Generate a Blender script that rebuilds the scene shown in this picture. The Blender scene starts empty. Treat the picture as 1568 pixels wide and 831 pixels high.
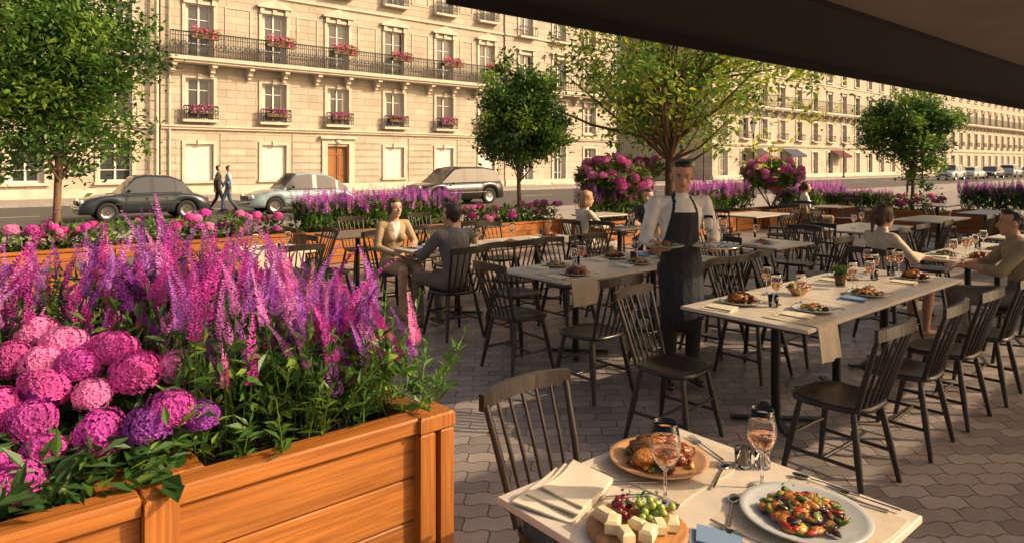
import bpy, math, random
import numpy as np
from mathutils import Vector, Matrix, Euler
rnd=random.Random(7); rng=np.random.default_rng(7)
A=math.radians(40); CA,SA=math.cos(A),math.sin(A)
PI=math.pi
def W(u,v,z=0.0): return (u*CA-v*SA,u*SA+v*CA,z)
FV=A; FNV=A+PI; FU=A-PI/2; FNU=A+PI/2     # headings (+Y local forward)
scene=bpy.context.scene
coll=scene.collection
# ---------------------------------------------------------------- materials
def nmat(name):
    m=bpy.data.materials.new(name); m.use_nodes=True
    nt=m.node_tree; b=nt.nodes['Principled BSDF']; return m,nt,b
def mat(name,col,rough=.6,metal=0,noise=None,bump=None,trans=0,transl=0,spec=None,stretch=None,coat=0):
    m,nt,b=nmat(name); N=nt.nodes; L=nt.links
    b.inputs['Base Color'].default_value=(*col,1); b.inputs['Roughness'].default_value=rough
    b.inputs['Metallic'].default_value=metal
    if spec is not None: b.inputs['Specular IOR Level'].default_value=spec
    if trans: b.inputs['Transmission Weight'].default_value=trans
    if coat: b.inputs['Coat Weight'].default_value=coat
    tc=N.new('ShaderNodeTexCoord'); src=tc.outputs['Object']
    if stretch:
        mp=N.new('ShaderNodeMapping'); mp.inputs['Scale'].default_value=stretch; L.new(src,mp.inputs['Vector']); src=mp.outputs['Vector']
    csock=None
    if noise:
        n=N.new('ShaderNodeTexNoise'); n.inputs['Scale'].default_value=noise[0]; n.inputs['Detail'].default_value=0 if transl else 4
        L.new(src,n.inputs['Vector'])
        r=N.new('ShaderNodeValToRGB'); a=noise[1]
        r.color_ramp.elements[0].position=.3; r.color_ramp.elements[1].position=.7
        r.color_ramp.elements[0].color=(*[c*(1-a) for c in col],1); r.color_ramp.elements[1].color=(*[min(1,c*(1+a)) for c in col],1)
        L.new(n.outputs['Fac'],r.inputs['Fac']); csock=r.outputs['Color']; L.new(csock,b.inputs['Base Color'])
    if bump:
        n2=N.new('ShaderNodeTexNoise'); n2.inputs['Scale'].default_value=bump[0]; n2.inputs['Detail'].default_value=3
        L.new(src,n2.inputs['Vector']); bp=N.new('ShaderNodeBump'); bp.inputs['Strength'].default_value=bump[1]; bp.inputs['Distance'].default_value=.02
        L.new(n2.outputs['Fac'],bp.inputs['Height']); L.new(bp.outputs['Normal'],b.inputs['Normal'])
    if transl:
        t=N.new('ShaderNodeBsdfTranslucent'); t.inputs['Color'].default_value=(*[min(1,c*1.5) for c in col],1)
        if csock: L.new(csock,t.inputs['Color'])
        mx=N.new('ShaderNodeMixShader'); mx.inputs['Fac'].default_value=transl
        L.new(b.outputs[0],mx.inputs[1]); L.new(t.outputs[0],mx.inputs[2]); L.new(mx.outputs[0],N['Material Output'].inputs['Surface'])
    return m
M={}
M['black']=mat('black_stained_wood',(.026,.019,.015),.30,noise=(14,.4),bump=(60,.1),stretch=(1,1,.3))
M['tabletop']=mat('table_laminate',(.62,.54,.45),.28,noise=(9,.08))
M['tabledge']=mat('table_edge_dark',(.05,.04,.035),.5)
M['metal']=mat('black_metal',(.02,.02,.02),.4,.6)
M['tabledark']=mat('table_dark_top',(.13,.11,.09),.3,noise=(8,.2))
M['cloth']=mat('linen_cloth',(.70,.62,.48),.9,noise=(30,.05),bump=(300,.15))
M['mat']=mat('placemat_linen',(.52,.44,.33),.9,noise=(40,.08),bump=(300,.2))
M['bluecloth']=mat('blue_napkin_cloth',(.16,.25,.38),.9)
M['plate']=mat('ceramic_plate',(.46,.47,.47),.2,noise=(30,.05))
M['plateb']=mat('ceramic_plate_tan',(.50,.28,.14),.3,noise=(12,.15))
M['steel']=mat('cutlery_steel',(.6,.58,.55),.2,1)
def glassmat(name,col,rough=0):
    m,nt,b=nmat(name); b.inputs['Base Color'].default_value=(*col,1); b.inputs['Roughness'].default_value=rough
    b.inputs['Transmission Weight'].default_value=1; b.inputs['IOR'].default_value=1.45; return m
M['glass']=glassmat('clear_glass',(1,1,1)); M['wine']=glassmat('rose_wine',(.9,.45,.25)); 
M['roast']=mat('roast_meat',(.16,.04,.012),.22,noise=(30,.6),bump=(60,.5))
M['gold']=mat('roast_golden',(.42,.16,.03),.3,noise=(40,.4),bump=(60,.4))
M['red']=mat('red_vegetable',(.45,.035,.02),.25,noise=(30,.4)); M['green']=mat('green_vegetable',(.14,.20,.035),.35,noise=(40,.4))
M['herb']=mat('herb_green',(.06,.14,.02),.5); M['yellow']=mat('yellow_vegetable',(.58,.36,.06),.35,noise=(40,.2))
M['cheese']=mat('cheese',(.72,.60,.36),.5,noise=(30,.12)); M['dark']=mat('eggplant_dark',(.05,.012,.02),.25)
M['grape']=mat('red_grape',(.16,.012,.035),.2); M['grapeg']=mat('green_grape',(.30,.38,.07),.2)
M['board']=mat('serving_board_wood',(.36,.17,.06),.5,noise=(8,.3),stretch=(1,8,1))
M['leafa']=mat('leaf_mid',(.080,.18,.028),.45,noise=(3,.35),transl=.40)
M['leafb']=mat('leaf_dark',(.035,.09,.02),.45,noise=(3,.35),transl=.32)
M['leafc']=mat('leaf_light',(.20,.32,.045),.45,noise=(3,.3),transl=.45)
M['leafy']=mat('leaf_yellow_green',(.37,.42,.05),.5,noise=(2,.35),transl=.55)
M['bark']=mat('bark',(.16,.10,.06),.9,noise=(12,.4),bump=(30,.6),stretch=(1,1,.25))
M['purple']=mat('petal_purple',(.30,.05,.40),.6,noise=(9,.35),transl=.35)
M['violet']=mat('petal_violet',(.55,.20,.66),.6,noise=(9,.25),transl=.35)
M['magenta']=mat('petal_magenta',(.58,.07,.42),.6,noise=(9,.35),transl=.35)
M['pink']=mat('petal_pink',(.80,.26,.56),.6,noise=(9,.22),transl=.35)
M['lilac']=mat('petal_lilac',(.76,.30,.70),.6,noise=(9,.2),transl=.35)
M['hot']=mat('petal_deep_pink',(.68,.09,.40),.6,noise=(9,.3),transl=.3)
M['redp']=mat('geranium_red',(.78,.08,.20),.6,transl=.3)
M['soil']=mat('soil',(.03,.02,.013),.95,noise=(30,.5),bump=(30,1))
M['iron']=mat('wrought_iron',(.018,.018,.02),.5,.3)
M['white']=mat('painted_white',(.70,.67,.62),.5,noise=(3,.06)); M['curtain']=mat('curtain',(.55,.52,.47),.9)
M['pane']=mat('window_glass',(.045,.05,.055),.06,spec=.9); M['roof']=mat('zinc_slate_roof',(.13,.14,.16),.5,noise=(2,.2))
M['skin']=mat('skin',(.60,.34,.23),.5,noise=(6,.06)); M['skinb']=mat('skin_tan',(.52,.28,.18),.5,noise=(6,.06))
M['lips']=mat('lips',(.42,.12,.10),.4); M['eyew']=mat('eye_white',(.75,.73,.7),.2); M['eyed']=mat('iris_dark',(.03,.015,.01),.15)
M['hairb']=mat('hair_brown',(.065,.03,.016),.45,noise=(40,.5),bump=(90,.5),stretch=(1,1,.3))
M['hairk']=mat('hair_black',(.02,.014,.011),.4,noise=(40,.5),bump=(90,.5)); M['hairl']=mat('hair_blond',(.40,.22,.09),.45,noise=(40,.35),bump=(90,.5),stretch=(1,1,.3))
def clothm(n,c): return mat(n,c,.85,noise=(12,.12),bump=(14,.7))
M['shirt']=clothm('white_shirt',(.74,.72,.68)); M['suit']=clothm('grey_suit',(.13,.13,.135)); M['suitd']=clothm('dark_suit',(.045,.045,.05))
M['beige']=clothm('beige_jacket',(.38,.27,.16)); M['cream']=clothm('cream_dress',(.58,.50,.39)); M['tan']=clothm('tan_shirt',(.31,.24,.15))
M['apron']=clothm('dark_apron',(.020,.022,.030)); M['trous']=clothm('dark_trousers',(.02,.02,.022))
M['olive']=clothm('olive_trousers',(.14,.12,.09)); M['shoe']=mat('leather_shoe',(.03,.018,.012),.3); M['nude']=mat('nude_shoe',(.40,.24,.15),.4)
M['denim']=clothm('denim',(.06,.10,.17)); M['bluej']=clothm('pale_blue_jacket',(.30,.40,.50))
M['rubber']=mat('tyre_rubber',(.015,.015,.015),.8); M['chrome']=mat('chrome',(.6,.6,.6),.15,1)
M['lamp']=mat('headlight',(.7,.7,.65),.1); M['taill']=mat('tail_light',(.4,.02,.02),.2)
def paint(n,c): return mat(n,c,.25,.15,coat=.8)
def wood(name,c,axis='x'):
    m,nt,b=nmat(name); N=nt.nodes; L=nt.links
    tc=N.new('ShaderNodeTexCoord'); mp=N.new('ShaderNodeMapping'); mp.inputs['Scale'].default_value=(2.2,55,55) if axis=='x' else (55,2.2,55) if axis=='y' else (55,55,2.2)
    L.new(tc.outputs['Object'],mp.inputs['Vector']); n=N.new('ShaderNodeTexNoise'); n.inputs['Scale'].default_value=1.5; n.inputs['Detail'].default_value=6; n.inputs['Distortion'].default_value=.25
    L.new(mp.outputs[0],n.inputs['Vector']); r=N.new('ShaderNodeValToRGB'); e=r.color_ramp.elements
    e[0].position=.3; e[0].color=(c[0]*.62,c[1]*.55,c[2]*.5,1); e[1].position=.7; e[1].color=(*[x*1.12 for x in c],1)
    L.new(n.outputs['Fac'],r.inputs['Fac'])
    n3=N.new('ShaderNodeTexNoise'); L.new(mp.outputs[0],n3.inputs['Vector']); n3.inputs['Scale'].default_value=.12
    mr=N.new('ShaderNodeMapRange'); mr.inputs[1].default_value=.3; mr.inputs[2].default_value=.7; mr.inputs[3].default_value=.66; mr.inputs[4].default_value=1.1; L.new(n3.outputs['Fac'],mr.inputs[0])
    mx=N.new('ShaderNodeMix'); mx.data_type='RGBA'; mx.blend_type='MULTIPLY'; mx.inputs[0].default_value=1
    L.new(r.outputs[0],mx.inputs[6]); L.new(mr.outputs[0],mx.inputs[7]); L.new(mx.outputs[2],b.inputs['Base Color']); b.inputs['Roughness'].default_value=.5
    bp=N.new('ShaderNodeBump'); bp.inputs['Strength'].default_value=.25; bp.inputs['Distance'].default_value=.01; L.new(n.outputs['Fac'],bp.inputs['Height']); L.new(bp.outputs[0],b.inputs['Normal'])
    return m
M['woodx']=wood('planter_wood',(.46,.165,.028),'x'); M['woody']=wood('planter_wood_side',(.43,.15,.027),'y'); M['woodz']=wood('planter_wood_post',(.42,.148,.026),'z')
M['door']=wood('oak_door',(.36,.14,.035),'z')
def stonemat(name,c,bw=1.05,bh=.41):
    m,nt,b=nmat(name); N=nt.nodes; L=nt.links
    tc=N.new('ShaderNodeTexCoord'); sp=N.new('ShaderNodeSeparateXYZ'); L.new(tc.outputs['Object'],sp.inputs[0])
    ad=N.new('ShaderNodeMath'); ad.operation='ADD'; L.new(sp.outputs[0],ad.inputs[0]); L.new(sp.outputs[1],ad.inputs[1])
    cb=N.new('ShaderNodeCombineXYZ'); L.new(ad.outputs[0],cb.inputs[0]); L.new(sp.outputs[2],cb.inputs[1])
    br=N.new('ShaderNodeTexBrick'); br.inputs['Scale'].default_value=1; br.inputs['Brick Width'].default_value=bw; br.inputs['Row Height'].default_value=bh
    br.inputs['Mortar Size'].default_value=.014; br.inputs['Mortar Smooth'].default_value=.4
    br.inputs['Color1'].default_value=(*c,1); br.inputs['Color2'].default_value=(c[0]*.87,c[1]*.86,c[2]*.85,1); br.inputs['Mortar'].default_value=(c[0]*.55,c[1]*.52,c[2]*.48,1)
    L.new(cb.outputs[0],br.inputs['Vector'])
    n=N.new('ShaderNodeTexNoise'); n.inputs['Scale'].default_value=.6; n.inputs['Detail'].default_value=7; n.inputs['Roughness'].default_value=.65; L.new(tc.outputs['Object'],n.inputs['Vector'])
    mr=N.new('ShaderNodeMapRange'); mr.inputs[1].default_value=.3; mr.inputs[2].default_value=.7; mr.inputs[3].default_value=.76; mr.inputs[4].default_value=1.06; L.new(n.outputs['Fac'],mr.inputs[0])
    mx=N.new('ShaderNodeMix'); mx.data_type='RGBA'; mx.blend_type='MULTIPLY'; mx.inputs[0].default_value=1; L.new(br.outputs['Color'],mx.inputs[6]); L.new(mr.outputs[0],mx.inputs[7]); L.new(mx.outputs[2],b.inputs['Base Color'])
    b.inputs['Roughness'].default_value=.85
    bp=N.new('ShaderNodeBump'); bp.invert=True; bp.inputs['Strength'].default_value=.6; bp.inputs['Distance'].default_value=.03; L.new(br.outputs['Fac'],bp.inputs['Height']); L.new(bp.outputs[0],b.inputs['Normal'])
    return m
M['stone']=stonemat('limestone_blocks',(.52,.46,.365)); M['stone2']=stonemat('limestone_blocks_pale',(.54,.48,.39),1.3,.45)
M['trim']=mat('limestone_trim',(.56,.495,.40),.8,noise=(1.5,.14),bump=(8,.2))
# ---------------------------------------------------------------- mesh builder
class MB:
    def __init__(s): s.V=[];s.n=0;s.Lp=[];s.T=[];s.Mi=[];s.Sm=[];s.mats=[]
    def mi(s,m):
        if isinstance(m,str): m=M[m]
        if m not in s.mats: s.mats.append(m)
        return s.mats.index(m)
    def add(s,vs,fs,m,smooth=False):
        s.V.append(np.asarray(vs,float).reshape(-1,3)); k=s.mi(m)
        for f in fs:
            s.Lp.append(np.array(f)+s.n); s.T.append(len(f)); s.Mi.append(k); s.Sm.append(smooth)
        s.n+=len(vs)
    def quads(s,vs,q,m,smooth=False):
        vs=np.asarray(vs,float).reshape(-1,3); q=np.asarray(q)
        if len(q)==0: return
        s.V.append(vs); s.Lp.append((q+s.n).ravel()); s.T.extend([4]*len(q)); s.Mi.extend([s.mi(m)]*len(q)); s.Sm.extend([smooth]*len(q)); s.n+=len(vs)
    def box(s,c,d,m,rz=0,rx=0,ry=0):
        x,y,z=[k/2 for k in d]
        v=np.array([(-x,-y,-z),(x,-y,-z),(x,y,-z),(-x,y,-z),(-x,-y,z),(x,-y,z),(x,y,z),(-x,y,z)])
        if rz or rx or ry: v=v@np.array(Euler((rx,ry,rz)).to_matrix()).T
        s.quads(v+np.array(c),[(0,3,2,1),(4,5,6,7),(0,1,5,4),(1,2,6,5),(2,3,7,6),(3,0,4,7)],m)
    def b2(s,x0,x1,y0,y1,z0,z1,m): s.box(((x0+x1)/2,(y0+y1)/2,(z0+z1)/2),(x1-x0,y1-y0,z1-z0),m)
    def bbox(s,c,d,m,bev=.004,rz=0):   # chamfered slab
        x,y,z=[k/2 for k in d]; b=bev; R=np.array(Euler((0,0,rz)).to_matrix())
        rings=[(x-b,y-b,-z),(x,y,-z+b),(x,y,z-b),(x-b,y-b,z)]; vs=[]
        for (a,c2,h) in rings: vs+=[(-a,-c2,h),(a,-c2,h),(a,c2,h),(-a,c2,h)]
        fs=[(3,2,1,0),(12,13,14,15)]
        for r in range(3):
            for i in range(4): j=(i+1)%4; fs.append((r*4+i,r*4+j,r*4+4+j,r*4+4+i))
        s.quads(np.array(vs)@R.T+np.array(c),fs,m)
    def tube(s,pts,rads,m,n=8,smooth=True,flat=1.0):
        pts=[Vector(p) for p in pts]; k=len(pts)
        if not hasattr(rads,'__len__'): rads=[rads]*k
        vs=[]
        for i,p in enumerate(pts):
            t=(pts[min(i+1,k-1)]-pts[max(i-1,0)]).normalized()
            ref=Vector((0,0,1)) if abs(t.z)<.9 else Vector((1,0,0))
            e1=t.cross(ref).normalized(); e2=t.cross(e1)
            for j in range(n):
                a=2*PI*j/n; vs.append(p+e1*math.cos(a)*rads[i]+e2*math.sin(a)*rads[i]*flat)
        fs=[]
        for i in range(k-1):
            for j in range(n): j2=(j+1)%n; fs.append((i*n+j,i*n+j2,i*n+n+j2,i*n+n+j))
        s.quads([tuple(v) for v in vs],fs,m,smooth)
        s.add([tuple(v) for v in vs[:n]],[tuple(range(n))[::-1]],m); s.add([tuple(v) for v in vs[-n:]],[tuple(range(n))],m)
    def lathe(s,prof,m,o=(0,0,0),n=24,smooth=True,axis='z'):
        vs=[]
        for r,z in prof:
            for j in range(n):
                a=2*PI*j/n
                p=(r*math.cos(a),r*math.sin(a),z) if axis=='z' else (r*math.cos(a),z,r*math.sin(a))
                vs.append((p[0]+o[0],p[1]+o[1],p[2]+o[2]))
        fs=[]
        for i in range(len(prof)-1):
            for j in range(n):
                j2=(j+1)%n; fs.append((i*n+j,i*n+j2,i*n+n+j2,i*n+n+j))
        s.quads(vs,fs,m,smooth)
    def lump(s,c,r,m,sc=(1,1,1),seed=0,amp=.2,n=8,k=6,rz=0):
        R=random.Random(seed+int(c[0]*1000)+int(c[1]*777)); vs=[]
        for i in range(k+1):
            th=PI*i/k
            for j in range(n):
                ph=2*PI*j/n; q=r*(1+(R.random()-.5)*2*amp*(0 if i in(0,k) else 1))
                x,y=q*math.sin(th)*math.cos(ph)*sc[0],q*math.sin(th)*math.sin(ph)*sc[1]
                vs.append((c[0]+x*math.cos(rz)-y*math.sin(rz),c[1]+x*math.sin(rz)+y*math.cos(rz),c[2]+q*math.cos(th)*sc[2]))
        fs=[(i*n+j,i*n+n+j,i*n+n+(j+1)%n,i*n+(j+1)%n) for i in range(k) for j in range(n)]
        s.quads(vs,fs,m,True)
    def stamp(s,tv,tq,T,R,S,m,smooth=False):
        tv=np.asarray(tv,float); tq=np.asarray(tq); N=len(T)
        if N==0: return
        S=np.asarray(S,float)
        if S.ndim==1: S=S[:,None]
        v=np.einsum('nij,nkj->nki',R,tv[None]*S[:,None,:] if S.shape[1]==3 else np.repeat(tv[None],N,0)*S[:,None,:])+T[:,None,:]
        q=tq[None]+(np.arange(N)*len(tv))[:,None,None]
        s.quads(v.reshape(-1,3),q.reshape(-1,4),m,smooth)
    def mesh(s,name):
        me=bpy.data.meshes.new(name); V=np.concatenate(s.V); L=np.concatenate(s.Lp).astype(np.int32); T=np.array(s.T,np.int32)
        me.vertices.add(len(V)); me.vertices.foreach_set('co',V.ravel().astype(np.float32))
        me.loops.add(len(L)); me.loops.foreach_set('vertex_index',L)
        me.polygons.add(len(T)); me.polygons.foreach_set('loop_start',np.concatenate([[0],np.cumsum(T)[:-1]]).astype(np.int32))
        me.polygons.foreach_set('material_index',np.array(s.Mi,np.int32)); me.polygons.foreach_set('use_smooth',np.array(s.Sm,bool))
        me.update(calc_edges=True)
        for m in s.mats: me.materials.append(m)
        return me
def put(name,me,loc=(0,0,0),rz=0,parent=None,scale=None):
    if isinstance(me,MB): me=me.mesh(name)
    o=bpy.data.objects.new(name,me); coll.objects.link(o); o.location=loc; o.rotation_euler=(0,0,rz)
    if scale: o.scale=scale if hasattr(scale,'__len__') else (scale,)*3
    if parent: o.parent=parent
    return o
def empty(name,loc=(0,0,0),rz=0):
    o=bpy.data.objects.new(name,None); coll.objects.link(o); o.location=loc; o.rotation_euler=(0,0,rz); return o
def rotm(az,tilt,roll):
    az,tilt,roll=map(np.asarray,(az,tilt,roll)); c,s_=np.cos,np.sin; n=len(az); z=np.zeros(n);o=np.ones(n)
    Rz=np.stack([c(az),-s_(az),z,s_(az),c(az),z,z,z,o],1).reshape(n,3,3)
    Rx=np.stack([o,z,z,z,c(tilt),-s_(tilt),z,s_(tilt),c(tilt)],1).reshape(n,3,3)
    Ry=np.stack([c(roll),z,s_(roll),z,o,z,-s_(roll),z,c(roll)],1).reshape(n,3,3)
    return Rz@Rx@Ry
LEAF=(np.array([(0,0,0),(-.26,.45,.09),(0,1,0),(.26,.45,.09)]),[(0,3,2,1)])
LANCE=(np.array([(0,0,0),(-.17,.42,.05),(0,1,-.08),(.17,.42,.05)]),[(0,3,2,1)])
# ---------------------------------------------------------------- camera, world, sun
cam=bpy.data.cameras.new('camera'); co=bpy.data.objects.new('camera',cam); coll.objects.link(co)
co.location=(0,0,1.7); co.rotation_euler=(PI/2,0,0); cam.lens=1030/1568*36; cam.sensor_width=36; cam.shift_y=-165.5/1568; cam.clip_end=1500; cam.clip_start=.05
scene.camera=co
SD=Vector((1,-.08,0)).normalized(); EL=math.radians(30)
sunv=Vector((SD.x*math.cos(EL),SD.y*math.cos(EL),math.sin(EL)))
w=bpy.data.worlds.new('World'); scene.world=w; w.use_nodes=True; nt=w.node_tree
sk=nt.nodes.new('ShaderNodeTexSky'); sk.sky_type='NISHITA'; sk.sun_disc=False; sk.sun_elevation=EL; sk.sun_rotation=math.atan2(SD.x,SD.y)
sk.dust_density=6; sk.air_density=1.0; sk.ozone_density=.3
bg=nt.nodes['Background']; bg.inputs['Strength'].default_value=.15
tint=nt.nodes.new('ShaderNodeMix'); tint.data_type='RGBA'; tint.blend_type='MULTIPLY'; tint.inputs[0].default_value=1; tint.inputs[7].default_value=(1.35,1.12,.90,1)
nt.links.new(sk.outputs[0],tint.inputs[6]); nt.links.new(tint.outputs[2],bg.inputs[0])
sl=bpy.data.lights.new('sun','SUN'); sl.energy=5; sl.angle=math.radians(.6); sl.color=(1,.79,.52)
so=bpy.data.objects.new('sun',sl); coll.objects.link(so); so.rotation_euler=(-sunv).to_track_quat('-Z','Y').to_euler(); so.location=(20,0,20)
scene.view_settings.view_transform='Standard'; scene.view_settings.look='None'; scene.view_settings.exposure=0
# ---------------------------------------------------------------- ground
def pavemat():
    m,nt,b=nmat('terrace_pavers'); N=nt.nodes; L=nt.links
    tc=N.new('ShaderNodeTexCoord'); mp=N.new('ShaderNodeMapping'); mp.inputs['Rotation'].default_value=(0,0,math.radians(38)); L.new(tc.outputs['Object'],mp.inputs[0])
    sp=N.new('ShaderNodeSeparateXYZ'); L.new(mp.outputs[0],sp.inputs[0])
    def wav(a,amp,per):
        k=N.new('ShaderNodeMath'); k.operation='MULTIPLY'; k.inputs[1].default_value=2*PI/per; L.new(a,k.inputs[0])
        q=N.new('ShaderNodeMath'); q.operation='SINE'; L.new(k.outputs[0],q.inputs[0])
        r=N.new('ShaderNodeMath'); r.operation='MULTIPLY'; r.inputs[1].default_value=amp; L.new(q.outputs[0],r.inputs[0]); return r.outputs[0]
    def add(a,b_):
        k=N.new('ShaderNodeMath'); L.new(a,k.inputs[0]); L.new(b_,k.inputs[1]); return k.outputs[0]
    x=add(sp.outputs[0],wav(sp.outputs[1],.005,.12)); y=add(sp.outputs[1],wav(sp.outputs[0],.010,.12))
    cb=N.new('ShaderNodeCombineXYZ'); L.new(x,cb.inputs[0]); L.new(y,cb.inputs[1])
    br=N.new('ShaderNodeTexBrick'); br.inputs['Scale'].default_value=1; br.inputs['Brick Width'].default_value=.24; br.inputs['Row Height'].default_value=.12
    br.inputs['Mortar Size'].default_value=.005; br.inputs['Mortar Smooth'].default_value=.6; br.inputs['Bias'].default_value=0
    br.inputs['Color1'].default_value=(.40,.33,.30,1); br.inputs['Color2'].default_value=(.22,.185,.175,1); br.inputs['Mortar'].default_value=(.10,.08,.072,1)
    L.new(cb.outputs[0],br.inputs['Vector'])
    n=N.new('ShaderNodeTexNoise'); n.inputs['Scale'].default_value=1.3; n.inputs['Detail'].default_value=8; n.inputs['Roughness'].default_value=.7; L.new(tc.outputs['Object'],n.inputs[0])
    mr=N.new('ShaderNodeMapRange'); mr.inputs[1].default_value=.3; mr.inputs[2].default_value=.7; mr.inputs[3].default_value=.66; mr.inputs[4].default_value=1.15; L.new(n.outputs['Fac'],mr.inputs[0])
    mx=N.new('ShaderNodeMix'); mx.data_type='RGBA'; mx.blend_type='MULTIPLY'; mx.inputs[0].default_value=1; L.new(br.outputs['Color'],mx.inputs[6]); L.new(mr.outputs[0],mx.inputs[7]); L.new(mx.outputs[2],b.inputs['Base Color'])
    b.inputs['Roughness'].default_value=.42
    n2=N.new('ShaderNodeTexNoise'); n2.inputs['Scale'].default_value=60; L.new(tc.outputs['Object'],n2.inputs[0])
    s2=N.new('ShaderNodeMath'); s2.operation='MULTIPLY'; s2.inputs[1].default_value=.3; L.new(n2.outputs['Fac'],s2.inputs[0])
    s3=N.new('ShaderNodeMath'); s3.operation='SUBTRACT'; L.new(s2.outputs[0],s3.inputs[0]); L.new(br.outputs['Fac'],s3.inputs[1])
    bp=N.new('ShaderNodeBump'); bp.inputs['Strength'].default_value=.9; bp.inputs['Distance'].default_value=.008; L.new(s3.outputs[0],bp.inputs['Height']); L.new(bp.outputs[0],b.inputs['Normal'])
    return m
def sheet(name,u0,u1,v0,v1,z,m):
    b=MB(); b.quads([(u0,v0,z),(u1,v0,z),(u1,v1,z),(u0,v1,z)],[(0,1,2,3)],m); return put(name,b,rz=A)
asph=mat('asphalt',(.085,.078,.072),.85,noise=(2,.25),bump=(120,.4)); conc=mat('sidewalk_concrete',(.30,.27,.24),.8,noise=(1.5,.2),bump=(60,.3))
sheet('ground',-500,900,-500,900,-.13,mat('ground_earth',(.12,.11,.10),.9))
sheet('road',-120,600,19.2,34.0,-.12,asph)
sheet('terrace_pavement',-40,60,-30,14,0,pavemat())
b=MB(); b.b2(-120,600,14,18.95,-.13,-.004,conc); put('sidewalk',b,rz=A)
b=MB(); b.b2(-120,600,34.25,38.9,-.129,-.003,conc); put('sidewalk',b,rz=A)
kerbm=mat('granite_kerb',(.30,.28,.26),.7,noise=(5,.2))
for v in (18.95,34.0):
    b=MB()
    for i in range(-30,130): b.box((i*1.5,v+.125,-.06),(1.49,.249,.13),kerbm)
    put('kerb',b,rz=A)
b=MB(); 
for i in range(-10,60): b.b2(i*6,i*6+2.4,27.9,28.02,-.1165,-.116,'white')
put('road_marking',b,rz=A)
# ---------------------------------------------------------------- buildings
def railing(b,u0,u1,v,z0,h,sp=.12,orn=True):
    b.b2(u0,u1,v-.03,v+.03,z0+h-.07,z0+h,'iron'); b.b2(u0,u1,v-.015,v+.015,z0+.06,z0+.10,'iron')
    if orn: b.b2(u0,u1,v-.012,v+.012,z0+h-.26,z0+h-.23,'iron')
    n=max(2,int((u1-u0)/sp)); d=(u1-u0)/n
    for i in range(n+1):
        u=u0+i*d; b.b2(u-.015,u+.015,v-.013,v+.013,z0+.0,z0+h-.05,'iron')
        if orn and i<n:
            uc=u+d/2
            b.box((uc,v,z0+h*.45),(.024,.016,d*2.4),'iron',ry=.5*(1 if i%2 else -1))
            if i%2==0:
                for k in range(6):
                    a=k*PI/3; b.box((u+d+.085*math.cos(a),v,z0+h*.45+.15*math.sin(a)),(.030,.014,.11),'iron',ry=-(a)+0)
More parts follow.
